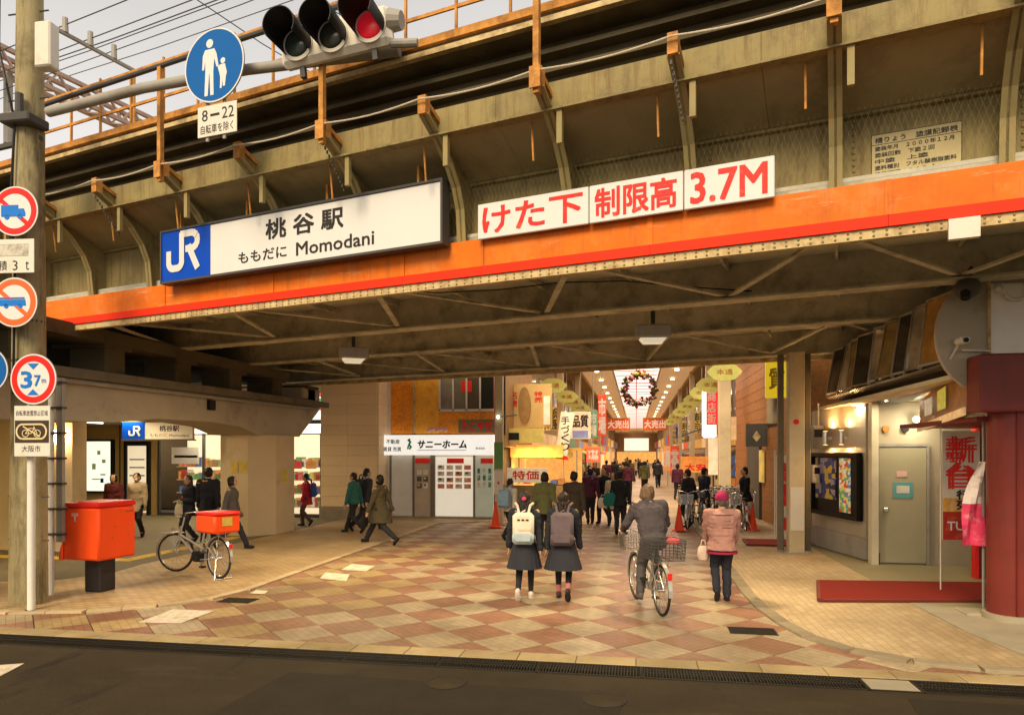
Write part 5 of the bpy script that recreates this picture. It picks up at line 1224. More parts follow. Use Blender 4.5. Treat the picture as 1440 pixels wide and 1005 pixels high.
MB().b2((-.42,ya+.06,-.40),(-.2,yb,.58)).build('backing', m_bgap, bc)
MB().prism([(-.58,-.36),(-.2,-.44),(.4,-.44),(.4,-.36),(-.5,-.32)], ya+.06, yb).build('lower_lip', M('dark bronze lip', (.10,.07,.035), .25, var=.4, metal=.5), bc)
while y < yb-.5:
    wdt = (.62,.42,.36,.50,.42)[k % 5]; mat = m_mir[(3,0,1,2,4,1,2,0,1,4,2,1,0)[k % 13]]
    T = Matrix.Translation((-.50, y+wdt/2, .10)) @ Matrix.Rotation(R(rm.uniform(7,13)), 4, 'Z') @ Matrix.Rotation(R(rm.uniform(6,12)), 4, 'Y')
    p_ = MB(); p_.T = T; p_.bbox((-.015,-wdt/2,-.40),(.015,wdt/2,.46),.006); pn = p_.build('mirror_panel', mat, bc)
    f_ = MB(); f_.T = T
    for a_, b_ in (((-.028,-wdt/2-.02,-.46),(.02,-wdt/2,.48)),((-.028,wdt/2,-.46),(.02,wdt/2+.02,.48)),((-.028,-wdt/2,-.43),(.02,wdt/2,-.40)),((-.028,-wdt/2,.46),(.02,wdt/2,.49))): f_.b2(a_, b_)
    f_.build('frame', m_chrome if k % 2 else m_grey, pn)
    if k % 3 != 1:
        q_ = MB(); q_.T = T; q_.b2((-.02,-wdt*.3,.25),(-.016,wdt*.25,.38)); q_.build('reflection_sheet', m_offw, pn) if False else None
    y += wdt+(.09,.22,.07)[k % 3]; k += 1
# white wall block above the portal
blk = D(1392, 434, 8.9); blk.z = 0
wb_ = thing('upper_wall_block', 'white upper wall block with curled white ornament above the maroon portal', 'wall', (blk.x, blk.y, 0))
MB().bbox((.0,0,3.34),(2.2,1.2,4.22),.01).build('wall', M('bright white render', (.88,.83,.74), .5, var=.06, dirt=(.6,.5,.38), dirt_amt=.25), wb_)
MB().b2((-.03,-.03,3.34),(.0,.03,4.27)).build('edge_trim', m_tanst, wb_)
cu = MB(); 
cuq = [(.28+.14*math.cos(R(a)), -.05, 4.12+.12*math.sin(R(a))) for a in range(-170,60,20)]; cu.path(cuq, .025, 8); cu.ell((.08,-.04,4.15),(.05,.04,.05)); cu.build('curled_ornament', m_offw, wb_)
cm = thing('security_lamp', 'dark dome lamp fixed under the bridge beside the white wall block', 'lamp', D(1360, 405, 8.7)); MB().ell((0,0,0),(.15,.15,.13)).build('dome', m_dgrey, cm, True); MB().cyl((0,0,.05),(.1,.1,.35),.035).build('mount', m_dgrey, cm); MB().cyl((-.04,-.06,-.04),(-.06,-.1,-.15),.07,.05).build('lens_hood', m_blk, cm)
cmr = thing('security_camera', 'small white camera on an arm at the end plate of the barrel canopy', 'camera', D(1352, 480, 8.85)); MB().bbox((-.06,-.12,-.035),(.06,.08,.045),.02).build('body', m_offw, cmr); MB().cyl((0,-.12,0),(0,-.14,0),.03).build('lens', m_blk, cmr); MB().path([(0,.05,0),(-.06,.1,-.15),(-.08,.12,-.2)],.015).build('mount', m_offw, cmr); MB().cyl((.02,.05,-.1),(.35,.05,-.12),.012).build('rod', m_offw, cmr)
# maroon portal + column
por = thing('maroon_portal', 'maroon enamel entrance portal with a thick round column at the right edge', 'portal', (0,0,0))
c0 = D(1380, 540, 8.6)
MB().bbox((c0.x-.02,c0.y-.02,2.60),(c0.x+2.2,c0.y+.35,3.30),.02).build('lintel', m_maroon, por)
def slab(p, name, mat, dx):
    v = [(x, y, z) for x, y, z in p]+[(x+dx, y, z) for x, y, z in p]
    mb = MB(); mb._add(v, [(0,1,2,3),(7,6,5,4),(0,4,5,1),(1,5,6,2),(2,6,7,3),(3,7,4,0)]); mb.build(name, mat, por, fix=True)
xb, yb2 = c0.x+.36, c0.y+2.9
slab([(c0.x-.01,c0.y+.36,2.60),(xb,yb2,2.47),(xb,yb2,2.92),(c0.x-.01,c0.y+.36,3.28)], 'side_display', M('glossy brown display', (.30,.11,.02), .4, var=.5, scale=3, dirt=(.5,.35,.12), dirt_amt=.4, dscale=3), .12)
slab([(c0.x-.05,c0.y+.36,2.58),(xb-.04,yb2,2.44),(xb-.04,yb2,2.54),(c0.x-.05,c0.y+.36,2.68)], 'lit_strip', M('warm lit strip', (.7,.45,.2), .5, var=.5, scale=4, emit=.22, ecol=(1,.65,.3)), .03)
slab([(c0.x+.07,c0.y+1.2,2.72),(c0.x+.12,c0.y+1.6,2.70),(c0.x+.12,c0.y+1.6,2.98),(c0.x+.07,c0.y+1.2,3.02)], 'display_block', pcs[0], .01)
slab([(c0.x+.16,c0.y+1.9,2.68),(c0.x+.21,c0.y+2.3,2.66),(c0.x+.21,c0.y+2.3,2.90),(c0.x+.16,c0.y+1.9,2.93)], 'display_block', pcs[3], .01)
MB().b2((c0.x+.1,c0.y+.35,2.5),(c0.x+2.2,c0.y+3.0,2.56)).build('portal_soffit', m_maroond, por)
cx_ = D(1422, 720, 8.85); MB().cyl((cx_.x,cx_.y,.10),(cx_.x,cx_.y,2.62),.265,n=36).build('column', m_maroon, por, True)
MB().cyl((cx_.x,cx_.y,.03),(cx_.x,cx_.y,.12),.31,n=36).build('column_base', m_conc, por, True)
MB().cyl((cx_.x-.06,cx_.y-.285,.14),(cx_.x-.06,cx_.y-.285,2.6),.014,n=6).build('seam', m_maroond, por)
MB().b2((5.55,12.9,0),(7.5,13.0,2.55)).build('red_back_wall', m_maroond, por); MB().b2((5.5,12.85,.0),(5.55,13.0,2.55)).build('door_jamb', m_redp, por)
MB().b2((6.9,9,0),(7.0,14,3.0)).build('side_wall', m_maroond, por)
# banners
bn2 = thing('nobori_banner', 'tall white and gold banner with red characters hanging before the dark red wall', 'banner', D(1326, 700, 10.6)-Vector((0,0,.62)), TH)
zb_ = 0; wbn = .55
MB().b2((0,0,.0),(wbn,.02,1.62)).build('cloth', M('banner cloth white', (.72,.66,.52), .7, var=.1), bn2)
MB().b2((0,-.003,0),(wbn,0,.42)).build('red_foot', M('banner red gradient', (.40,.03,.02), .7, var=.3, scale=6, dirt=(.7,.25,.05), dirt_amt=.5, dscale=4), bn2)
MB().b2((0,-.003,.42),(wbn,0,.62)).build('gold_band', M('banner gold', (.70,.34,.05), .7, var=.35, scale=8, dirt=(.72,.6,.4), dirt_amt=.6, dscale=5), bn2)
text('新台', .06,.78,.42,.78,-.006,m_redink,bn2,.08,vertical=True); text('行列', .2,.45,.2,.3,-.008,m_ink,bn2,.05,vertical=True); text('TURI', .06,.14,.42,.13,-.008,m_white,bn2,.02)
MB().cyl((-.03,.01,-1.15),(-.03,.01,1.7),.009,n=8).build('pole', m_offw, bn2); MB().cyl((-.03,.01,1.66),(wbn,.01,1.66),.007,n=6).build('crossbar', m_offw, bn2)
fp = G(1383, 866); bn3 = thing('nobori_banner', 'pink and white curling banner on a thin grey pole beside the maroon column', 'banner', (fp.x, fp.y, .03))
MB().cyl((0,0,0),(0,0,2.55),.018,n=8).build('pole', m_grey, bn3); MB().bbox((-.28,-.22,0),(.12,.18,.045),.015).build('foot', m_conc, bn3)
cl3 = [MB(), MB()]
N_ = 12
for i in range(N_):
    z0, z1 = .88+i*.09, .88+(i+1)*.09
    def xx(z): return -.02-.26*math.sin(min(1, max(0,(2.0-z)/.95))*1.7)
    def yy(u, z): return .06*math.sin(u*6+z*5)
    for u in range(4):
        u0, u1 = u/4, (u+1)/4
        q = [(xx(z)*uu, yy(uu, z)-.02, z) for z, uu in ((z0,u0),(z0,u1),(z1,u1),(z1,u0))]
        cl3[0 if z0 < 1.35 else 1]._add(q+[(a, b+.008, c) for a, b, c in q], [(0,1,2,3),(7,6,5,4)])
cl3[0].build('cloth', M('pink banner cloth', (.62,.05,.12), .7, var=.4, scale=5, dirt=(.8,.5,.5), dirt_amt=.4, dscale=6), bn3, True); cl3[1].build('cloth', M('white banner cloth', (.75,.65,.6), .7, var=.1, dirt=(.12,.05,.05), dirt_amt=.4, dscale=9), bn3, True)
bgd = thing('background_buildings', 'plain building mass hidden behind the shopping street', 'building', (0,0,0))
MB().b2((-30,24.5,0),(-8.1,27,6)).build('wall', walls[2], bgd); MB().b2((5.3,19.3,0),(20,22,6)).build('wall', walls[2], bgd); MB().b2((-8,23.2,0),(-4.6,29.5,6.9)).build('wall', walls[2], bgd)
# ================================================================== BICYCLES
def fmat(n, c, **k): return M(n, c, **k)
m_silver = M('silver bicycle paint', (.50,.48,.44), .35, metal=.6, var=.08)
m_skin = M('skin', (.48,.28,.17), .55, var=.06)
def wheel(par, name, c, r, steer=0):
    T = Matrix.Translation(c) @ Matrix.Rotation(steer, 4, 'Z')
    def torus(mb, R0, r0, n=36, m=8):
        vs = [T @ Vector(((r0*math.sin(b)), (R0+r0*math.cos(b))*math.cos(a), (R0+r0*math.cos(b))*math.sin(a))) for a in [2*math.pi*i/n for i in range(n)] for b in [2*math.pi*j/m for j in range(m)]]
        mb._add(vs, [(i*m+j, i*m+(j+1)%m, ((i+1)%n)*m+(j+1)%m, ((i+1)%n)*m+j) for i in range(n) for j in range(m)])
    w = MB(); torus(w, r-.018, .018); w = w.build(name, m_rub, par, True)
    q = MB(); torus(q, r-.043, .011, 36, 6); q.build('rim', m_chrome, w, True)
    q = MB(); q.T = T
    for i in range(28):
        a = 2*math.pi*i/28; s = .03*(1 if i % 2 else -1); q.cyl((s, .02*math.cos(a+.5), .02*math.sin(a+.5)), (0,(r-.045)*math.cos(a),(r-.045)*math.sin(a)), .0022, n=3, cap=False)
    q.build('spoke_web', m_chrome, w, kind='stuff')
    q = MB(); q.T = T; q.cyl((-.05,0,0),(.05,0,0),.022,n=10); q.build('hub', m_chrome, w)
def bicycle(label, loc, rz, group=None, paint=None, r=.33, wb=1.1, steer=0, front_basket=False, rear_basket=False, postbox=False, stand=True):
    t = thing('bicycle', label, 'bicycle', loc, rz, group); paint = paint or m_silver
    f = (0, wb/2, r); b = (0, -wb/2, r); bb = Vector((0,-.08,.27)); seat = Vector((0,-.24,.78)); head = Vector((0,wb/2-.17,.80)); headb = Vector((0,wb/2-.12,.62))
    wheel(t, 'wheel', f, r, steer); wheel(t, 'wheel', b, r)
    fr = MB(); fr.cyl(headb, bb, .02); fr.cyl(headb+Vector((0,-.01,.04)), (0,-.18,.47), .018); fr.cyl(bb, seat, .017); fr.cyl(head, headb, .024)
    for s in (-1,1):
        fr.cyl(bb+Vector((s*.03,0,0)), (s*.055,b[1],b[2]), .010); fr.cyl((s*.02,-.2,.62), (s*.055,b[1],b[2]), .009)
    fr.build('frame', paint, t, True)
    S = Matrix.Translation(headb) @ Matrix.Rotation(steer, 4, 'Z') @ Matrix.Translation(-headb)
    fk = MB(); fk.T = S
    for s in (-1,1): fk.path([headb+Vector((s*.04,0,-.02)), (s*.05,wb/2-.06,r+.1), (s*.05,wb/2,r)], .011)
    fk.cyl(head, head+Vector((0,-.04,.16)), .013); fk.build('fork', paint, t, True)
    h = MB(); h.T = S; hp = head+Vector((0,-.04,.17))
    for s in (-1,1): h.path([hp, hp+Vector((s*.12,.05,.05)), hp+Vector((s*.25,-.04,.06)), hp+Vector((s*.27,-.20,.03))], .011)
    h.build('handlebar', m_chrome, t, True)
    g = MB(); g.T = S
    for s in (-1,1): g.cyl(hp+Vector((s*.265,-.12,.045)), hp+Vector((s*.272,-.24,.025)), .018)
    g.build('grip', m_rub, t)
    MB().rings([((0,-.36,.83),.09,.02),((0,-.36,.87),.10,.04),((0,-.2,.88),.06,.1)],10).build('saddle_base', m_rub, t) if False else None
    sa = MB(); sa.ell((0,-.30,.84),(.095,.10,.035)); sa.ell((0,-.18,.845),(.04,.11,.028)); sa.build('saddle', m_rub, t, True)
    cr_ = MB(); cr_.cyl((.035,bb.y,bb.z),(.05,bb.y,bb.z),.085,n=24); cr_.bar(bb+Vector((.07,0,0)), bb+Vector((.07,.08,-.14)), .02,.015); cr_.bar(bb+Vector((-.07,0,0)), bb+Vector((-.07,-.08,.14)), .02,.015); cr_.build('crank', m_chrome, t)
    pd = MB(); pd.b2((.07,bb.y+.04,bb.z-.16),(.15,bb.y+.13,bb.z-.13)); pd.b2((-.15,bb.y-.13,bb.z+.13),(-.07,bb.y-.04,bb.z+.16)); pd.build('pedal', m_rub, t)
    MB().bar((.05,bb.y,bb.z+.03),(.05,b[1],b[2]+.03),.02,.13).build('chain_guard', paint if postbox else m_silver, t)
    for c, st_, a0, a1 in ((f, steer, -10, 110), (b, 0, 20, 185)):
        fe = MB(); fe.T = Matrix.Translation(c) @ Matrix.Rotation(st_, 4, 'Z')
        pr = None
        for i in range(13):
            a = R(a0+(a1-a0)*i/12); p = Vector((0,(r+.022)*math.cos(a),(r+.022)*math.sin(a)))
            if pr: fe.bar(pr, p, .05, .006, up=(0,0,1) if abs(p.y-pr.y) > abs(p.z-pr.z) else (0,1,0))
            pr = p
        fe.build('mudguard', m_silver, t)
    def basket(y0, y1, z0, z1, w, mat, name='basket'):
        k = MB()
        for i in range(7):
            z = z0+(z1-z0)*i/6; e = .02*i/6
            for a, b_ in (((-w-e,y0-e,z),(w+e,y0-e,z)),((w+e,y0-e,z),(w+e,y1+e,z)),((w+e,y1+e,z),(-w-e,y1+e,z)),((-w-e,y1+e,z),(-w-e,y0-e,z))): k.cyl(a,b_,.0045,n=4)
        for i in range(9):
            u = i/8
            for a, b_ in (((-w+2*w*u,y0,z0),(-w+2*w*u,y0-.02,z1)),((-w+2*w*u,y1,z0),(-w+2*w*u,y1+.02,z1)),((-w,y0+(y1-y0)*u,z0),(-w-.02,y0+(y1-y0)*u,z1)),((w,y0+(y1-y0)*u,z0),(w+.02,y0+(y1-y0)*u,z1)),((-w+2*w*u,y0,z0),(-w+2*w*u,y1,z0))): k.cyl(a,b_,.004,n=4)
        k.build(name, mat, t)
    rk = MB()
    for s in (-.06,.06): rk.cyl((s,-.22,r*2+.08),(s,-wb/2-.22,r*2+.08),.008); rk.cyl((s,-wb/2-.1,r*2+.08),(s,-wb/2,r),.007)
    rk.build('rear_rack', m_chrome, t)
    if front_basket: basket(wb/2-.02, wb/2+.26, .70, .95, .16, m_chrome)
    if rear_basket:
        basket(-wb/2-.30, -wb/2+.10, r*2+.09, r*2+.34, .20, m_dgrey)
    MB().bbox((-.03,-wb/2-r+.0,.52),(.03,-wb/2-r+.02,.60),.005).build('red_reflector', m_redp, t)
    if stand:
        sk = MB()
        for s in (-1,1): sk.cyl((s*.05,b[1],b[2]),(s*.16,b[1]-.12,.012),.010)
        sk.cyl((-.16,b[1]-.12,.012),(.16,b[1]-.12,.012),.010); sk.build('stand', m_chrome, t)
    if postbox:
        z = r*2+.09; y = -wb/2+.02
        MB().bbox((-.24,y-.27,z),(.24,y+.27,z+.30),.035).build('delivery_box', m_post, t, True)
        MB().bbox((-.25,y-.28,z+.285),(.25,y+.28,z+.345),.025).build('delivery_box_lid', MATS['mailbox lid red'], t, True)
        MB().b2((-.10,y-.275,z+.12),(.08,y-.268,z+.26)).build('yellow_sticker', m_yn, t); MB().ell((.245,y+.1,z+.2),(.006,.06,.02)).build('box_lettering', m_offw, t)
        bg_ = MB(); bg_.cyl((0,wb/2+.08,.74),(0,wb/2+.02,.74),.04); bg_.build('headlamp', m_chrome, t)
        ct = MB(); ct.bbox((-.18,wb/2-.0,.66),(.18,wb/2+.2,.68),.005); ct.build('front_carrier', m_chrome, t)
        MB().bbox((-.10,-.16,.24),(.10,.02,.42),.03).build('battery', m_blk, t)
    return t
c = (G(240,804)+G(316,817))/2; hd1 = math.atan2(1.46, .67)
post_bike = bicycle('silver delivery bicycle with a bright red box on the back standing by the post box', (c.x, c.y, .026), hd1-.0, r=.34, wb=1.28, steer=R(28), postbox=True)
ride = bicycle('silver city bicycle with front and rear baskets ridden into the arcade', (0,0,0), 0, front_basket=True, rear_basket=True, stand=False)
rp_ = G(930, 866); hr = R(17)
ride.rotation_euler.z = hr; off = Matrix.Rotation(hr, 3, 'Z') @ Vector((0,-.55,0)); ride.location = (rp_.x-off.x, rp_.y-off.y, .003)
bk_tpl = None; rb_ = random.Random(9)
blabs = ['front row, nearest the street middle','front row, second','front row, third','front row, beside the tall grey column','second row, outermost','second row, in the middle','second row, nearest the brick wall','last row, outermost','last row, nearest the column','last row, in the middle','last row, against the wall','last row, beside the shop board','last row, tucked behind the column','last row, half hidden by others','last row, at the kerb edge']
bp_paints = [m_silver, M('black bicycle paint', (.02,.02,.02), .3), M('red bicycle paint', (.3,.03,.02), .35), M('blue bicycle paint', (.03,.06,.15), .35)]
for i in range(15):
    x = 1.45+.36*(i % 5)+(.2 if i > 4 else 0); y = 20.4+1.6*(i//5)+rb_.uniform(-.2,.2)
    b = bicycle('bicycle parked on the right of the arcade, ' + blabs[i], (x, y, .03 if x > 1.75 else .01), R(rb_.uniform(-14,14)), 'bicycles parked on the right of the arcade', bp_paints[i % 4], front_basket=(i % 2 == 0)) if i < 2 else copy_tree(b if i % 2 == 0 else b0)
    if i == 0: b0 = b
    b.location = (x, y, .03); b.rotation_euler.z = R(rb_.uniform(-14,14)+(180 if i % 3 == 0 else 0)); b['label'] = 'bicycle parked on the right of the arcade, ' + blabs[i]

# ================================================================== CONES
m_cone = M('cone red', (.80,.07,.02), .5, var=.08)
def cone(px, py, label):
    p = G(px, py); t = thing('traffic_cone', label, 'traffic cone', (p.x, p.y, .03), 0)
    MB().bbox((-.18,-.18,0),(.18,.18,.03),.01).build('base', m_cone, t); MB().cyl((0,0,.03),(0,0,.68),.125,.025,20).build('cone_body', m_cone, t, True); MB().cyl((0,0,.68),(0,0,.70),.03,n=12).build('tip', m_rub, t)
cone(697, 742, 'red traffic cone at the foot of the left arcade column')
cone(955, 747, 'red traffic cone left of the parked bicycles'); cone(1058, 747, 'red traffic cone right of the parked bicycles by the brick building')

# ================================================================== PEOPLE
PM = {}
def cm_(c, r=.85):
    k = tuple(c)
    if k not in PM: PM[k] = M('cloth %d' % len(PM), c, r, var=.14, scale=7, bump=.25, bscale=14)
    return PM[k]
HAIRB = (.016,.011,.008)
def ik(a, b, l1, l2, pole):
    d = b-a; L = min(d.length, (l1+l2)*.999); d.normalize(); b = a+d*L
    x = (l1*l1-l2*l2+L*L)/(2*L); h = math.sqrt(max(0, l1*l1-x*x)); p = (pole-d*pole.dot(d)).normalized()
    return a+d*x+p*h, b
def orient(up, fwd=Vector((0,1,0))):
    z = up.normalized(); x = fwd.cross(z).normalized(); y = z.cross(x)
    return Matrix((x, y, z)).transposed().to_quaternion()
pcount = 0
def person(label, loc, rz, H=1.62, top=(.05,.05,.05), hem=.45, bottom='trousers', bcol=(.03,.03,.035), hair='short', hcol=HAIRB, shoes=(.02,.02,.02),
           stride=.5, phase=1, swing=.5, arms=None, vox=.02, pose=None, hatcol=None, skirt_z=.3, hood=False, mask=False, w=1.0, group=None, scarf=None, collar=None, sockc=None, flare=1.0):
    t = thing('person', label, 'person', loc, rz, group)
    V = Vector; st = stride*H/1.6
    drop = (1-math.cos(min(.6, st/H)))*.25*H
    P = {'pel': V((0,0,.53*H-drop)), 'che': V((0,.012*H,.74*H-drop)), 'neck': V((0,.005*H,.835*H-drop)), 'head': V((0,.02*H,.925*H-drop))}
    P['sh'] = {s: V((s*.107*H*w,0,.805*H-drop)) for s in (-1,1)}
    P['ft'] = {1: V((.05*H,phase*st*.5,.045*H+(0 if phase > 0 else .05*H))), -1: V((-.05*H,-phase*st*.5,.045*H+(.05*H if phase > 0 else 0)))}
    P['ha'] = {1: V((.155*H*w,-phase*swing*.16*H,.44*H)), -1: V((-.155*H*w,phase*swing*.16*H,.44*H))}
    P['toe'] = {1: V((0,1,0)), -1: V((0,1,0))}; kp = V((0,1,0)); ep = {1: V((.35,-1,0)), -1: V((-.35,-1,0))}
    if arms: P['ha'].update({s: V(a)*H for s, a in arms.items()})
    if pose: 
        for k, v in pose.items(): P[k] = v
    up = (P['che']-P['pel']).normalized(); Qt = orient(up)
    hip = {s: P['pel']+Qt @ V((s*.052*H,0,-.01*H)) for s in (-1,1)}
    kn, ft = {}, {}; el, ha = {}, {}
    for s in (-1,1):
        kn[s], ft[s] = ik(hip[s], P['ft'][s], .245*H, .245*H, kp); el[s], ha[s] = ik(P['sh'][s], P['ha'][s], .175*H, .155*H, ep[s])
    b = MB()
    b.ell(P['pel'], (.092*H*w,.068*H*w,.075*H), Qt); b.ell((P['pel']+P['che'])/2, (.078*H*w,.058*H*w,.12*H), Qt); b.ell(P['che'], (.098*H*w,.066*H*w,.10*H), Qt)
    b.cap(P['sh'][-1], P['sh'][1], .040*H, .040*H); b.cap(P['che'], P['neck'], .045*H, .032*H); b.cap(P['neck'], P['head'], .031*H, .034*H)
    hq = Quaternion(); hc = P['head']
    if pose and 'hq' in pose: hq = pose['hq']
    b.ell(hc, (.046*H,.056*H,.068*H), hq); b.ell(hc+hq@V((0,.012*H,-.028*H)), (.036*H,.044*H,.040*H), hq)
    b.ell(hc+hq@V((0,.058*H,-.008*H)), (.008*H,.012*H,.014*H), hq)
    for s in (-1,1): b.ell(hc+hq@V((s*.047*H,-.004*H,-.006*H)), (.008*H,.013*H,.018*H), hq)
    for s in (-1,1):
        b.cap(hip[s], kn[s], .050*H, .034*H); b.cap(kn[s], ft[s], .033*H, .021*H)
        b.cap(P['sh'][s], el[s], .030*H, .024*H); b.cap(el[s], ha[s], .023*H, .016*H)
        d = (ha[s]-el[s]).normalized(); side = V((s,0,0)); fw = V((0,1,0)); 
        pc = ha[s]+d*.022*H; b.ell(pc, (.012*H,.022*H,.030*H), d.to_track_quat('Z','X') if False else orient(d))
        hqn = orient(d)
        for i, (o_, ln) in enumerate(((-.017,.034),(-.006,.040),(.006,.037),(.016,.029))):
            r0 = pc+hqn@V((0,o_*H,.022*H)); m_ = r0+hqn@V((-s*.003*H,0,ln*H*.5)); e = m_+hqn@V((-s*.012*H,0,ln*H*.45)); b.cap(r0,m_,.0058*H,n=6); b.cap(m_,e,.0052*H,.0045*H,n=6)
        r0 = pc+hqn@V((-s*.004*H,.018*H,-.008*H)); m_ = r0+hqn@V((-s*.010*H,.016*H,.016*H)); b.cap(r0,m_,.007*H,n=6); b.cap(m_,m_+hqn@V((-s*.008*H,.002*H,.016*H)),.006*H,.005*H,n=6)
        b.cap(ft[s]+V((0,-.01*H,-.02*H)), ft[s]+V((0,.07*H,-.028*H)), .018*H, .014*H, n=8)
    me = remesh(b, max(.011 if vox < .015 else vox*.8, .011), 3); link('body', me, m_skin if bottom != 'tights' else m_skin, t, True)
    if vox <= .02 or True:
        e = MB()
        for s in (-1,1): e.ell(hc+hq@V((s*.018*H,.050*H,.006*H)), (.007*H,.004*H,.004*H), hq, 8, 5)
        e.build('eye', m_blk, t)
        if vox <= .016: MB().ell(hc+hq@V((0,.052*H,-.036*H)), (.013*H,.005*H,.004*H), hq, 8, 5).build('mouth', M('lips', (.35,.12,.09), .5), t)
    # shoes
    for s in (-1,1):
        sh = MB(); a = ft[s]; lift = a.z-.045*H; pitch = -.9 if lift > .03*H and not pose else 0
        q = Matrix.Rotation(pitch, 3, 'X').to_quaternion()
        sh.ell(a+q@V((0,.028*H,-.026*H)), (.026*H,.070*H,.024*H), q, 12, 8); sh.ell(a+q@V((0,-.012*H,-.008*H)), (.025*H,.03*H,.032*H), q, 12, 8)
        so = MB(); so.ell(a+q@V((0,.026*H,-.041*H)), (.028*H,.074*H,.008*H), q, 12, 6)
        so_o = sh.build('shoe', cm_(shoes, .5), t, True); so.build('sole', m_offw if sum(shoes) > .8 else m_rub, so_o, True)
    if sockc:
        sk = MB()
        for s in (-1,1): sk.cap(ft[s], ft[s]+(kn[s]-ft[s])*.30, .026*H, .028*H)
        sk.build('sock', cm_(sockc), t, True)
    if bottom in ('trousers', 'tights'):
        k = 1.25 if bottom == 'trousers' else 1.06; q = MB(); q.ell(P['pel'], (.094*H*w*1.04,.072*H*w*1.05,.078*H), Qt)
        for s in (-1,1): q.cap(hip[s], kn[s], .052*H*(k*.93), .036*H*k); q.cap(kn[s], kn[s].lerp(ft[s], .93 if bottom == 'trousers' else .98), .035*H*k, (.030 if bottom == 'trousers' else .022)*H*(k if bottom == 'trousers' else 1.05))
        link('trousers' if bottom == 'trousers' else 'tights', wrinkle(remesh(q, vox, 2), .010 if bottom == 'trousers' else .001, 9, H, (1,1,1.6)), cm_(bcol), t, True)
    elif bottom == 'skirt':
        q = MB()
        for s in (-1,1): q.cap(hip[s], kn[s], .053*H, .036*H); q.cap(kn[s], kn[s].lerp(ft[s], .96), .035*H, .0235*H)
        link('tights', remesh(q, vox, 2), cm_((.022,.020,.022)), t, True)
        z0 = .60*H; n = 40; q = MB()
        zs = [0,.25,.5,.75,1]; q.rings([(V((0,-.02*H*u*u,z0-(z0-skirt_z*H)*u)), (.088+.075*u*flare)*H*w, (.068+.085*u*flare)*H*w) for u in zs], n, pleat=.035, npl=1); q.build('skirt', cm_(bcol), t, True)
    # top garment
    q = MB(); k = 1.16
    q.ell(P['che']+Qt@V((0,0,.0)), (.104*H*w*k*.98,.074*H*w*k,.108*H), Qt); q.ell((P['pel']+P['che'])/2, (.092*H*w*k,.070*H*w*k,.13*H), Qt); q.cap(P['sh'][-1]*.98+P['che']*.02, P['sh'][1]*.98+P['che']*.02, .046*H, .046*H)
    for s in (-1,1): q.cap(P['sh'][s], el[s], .043*H, .036*H); q.cap(el[s], el[s].lerp(ha[s], .92), .036*H, .030*H)
    q.cap(P['che'], P['neck'], .055*H, .040*H)
    if hood: q.ell(P['neck']+V((0,-.045*H,-.0)), (.07*H,.035*H,.04*H))
    if hem < .56 and not pose:
        zt = .60*H; q.rings([(V((0,0,zt-(zt-hem*H)*u)), (.092+.026*u*flare+(0.02 if hem < .4 else 0)*u)*H*w, (.072+.022*u+(st*.10 if hem < .45 else 0)*u)*H*w) for u in (0,.3,.6,1)], 20)
    else: q.ell(P['pel'], (.098*H*w,.078*H*w,.07*H), Qt)
    link('coat' if hem < .45 else 'jacket', wrinkle(wrinkle(remesh(q, vox, 3), .016, 7, H*7, (1,1,.8)), .008, 18, H*3, (.7,.7,1.6)), cm_(top), t, True)
    if collar: 
        q = MB(); q.ell(P['neck']+V((0,-.01*H,-.012*H)), (.052*H,.05*H,.022*H)); q.build('collar', cm_(collar), t, True)
    if scarf: q = MB(); q.ell(P['neck']+V((0,.0,.005*H)), (.062*H,.06*H,.03*H)); q.build('scarf', cm_(scarf), t, True)
    # hair
    q = MB(); hm = cm_(hcol, .45)
    if hair != 'hat' or True:
        q.ell(hc+hq@V((0,-.012*H,.014*H)), (.053*H,.058*H,.062*H), hq); 
        q.ell(hc+hq@V((0,-.022*H,-.010*H)), (.050*H,.045*H,.052*H), hq)
    if hair == 'long':
        q.ell(hc+V((0,-.030*H,-.05*H)), (.052*H,.032*H,.075*H)); q.rings([(hc+V((0,-.038*H,-.02*H)),.05*H,.03*H),(hc+V((0,-.046*H,-.09*H)),.052*H,.028*H),(hc+V((0,-.058*H,-.16*H)),.045*H,.018*H),(hc+V((0,-.06*H,-.19*H)),.02*H,.010*H)],12)
    elif hair == 'bob': q.ell(hc+hq@V((0,-.012*H,-.02*H)), (.060*H,.052*H,.055*H), hq)
    elif hair == 'bun': q.ell(hc+V((0,-.055*H,.05*H)), (.028*H,.028*H,.026*H))
    elif hair == 'pony': q.cap(hc+V((0,-.055*H,.01*H)), hc+V((0,-.08*H,-.11*H)), .022*H, .012*H)
    # keep the face clear: hair mass is pulled back by shifting
    link('hair', wrinkle(remesh(q, vox*.7, 2), .016, 30, H*5, (1,1,.3)), hm, t, True)
    if hair == 'hat':
        q = MB(); q.ell(hc+V((0,-.008*H,.028*H)), (.062*H,.068*H,.058*H)); q.rings([(hc+V((0,-.004*H,.0)),.062*H,.066*H),(hc+V((0,-.004*H,.022*H)),.066*H,.070*H)],16); link('hat', remesh(q, vox*.8, 2), cm_(hatcol), t, True)
    if mask: q = MB(); q.ell(hc+V((0,.035*H,-.026*H)), (.032*H,.026*H,.026*H)); q.build('face_mask', cm_((.75,.73,.7)), t, True)
    t['_P'] = 0; del t['_P']
    return t, P, ha

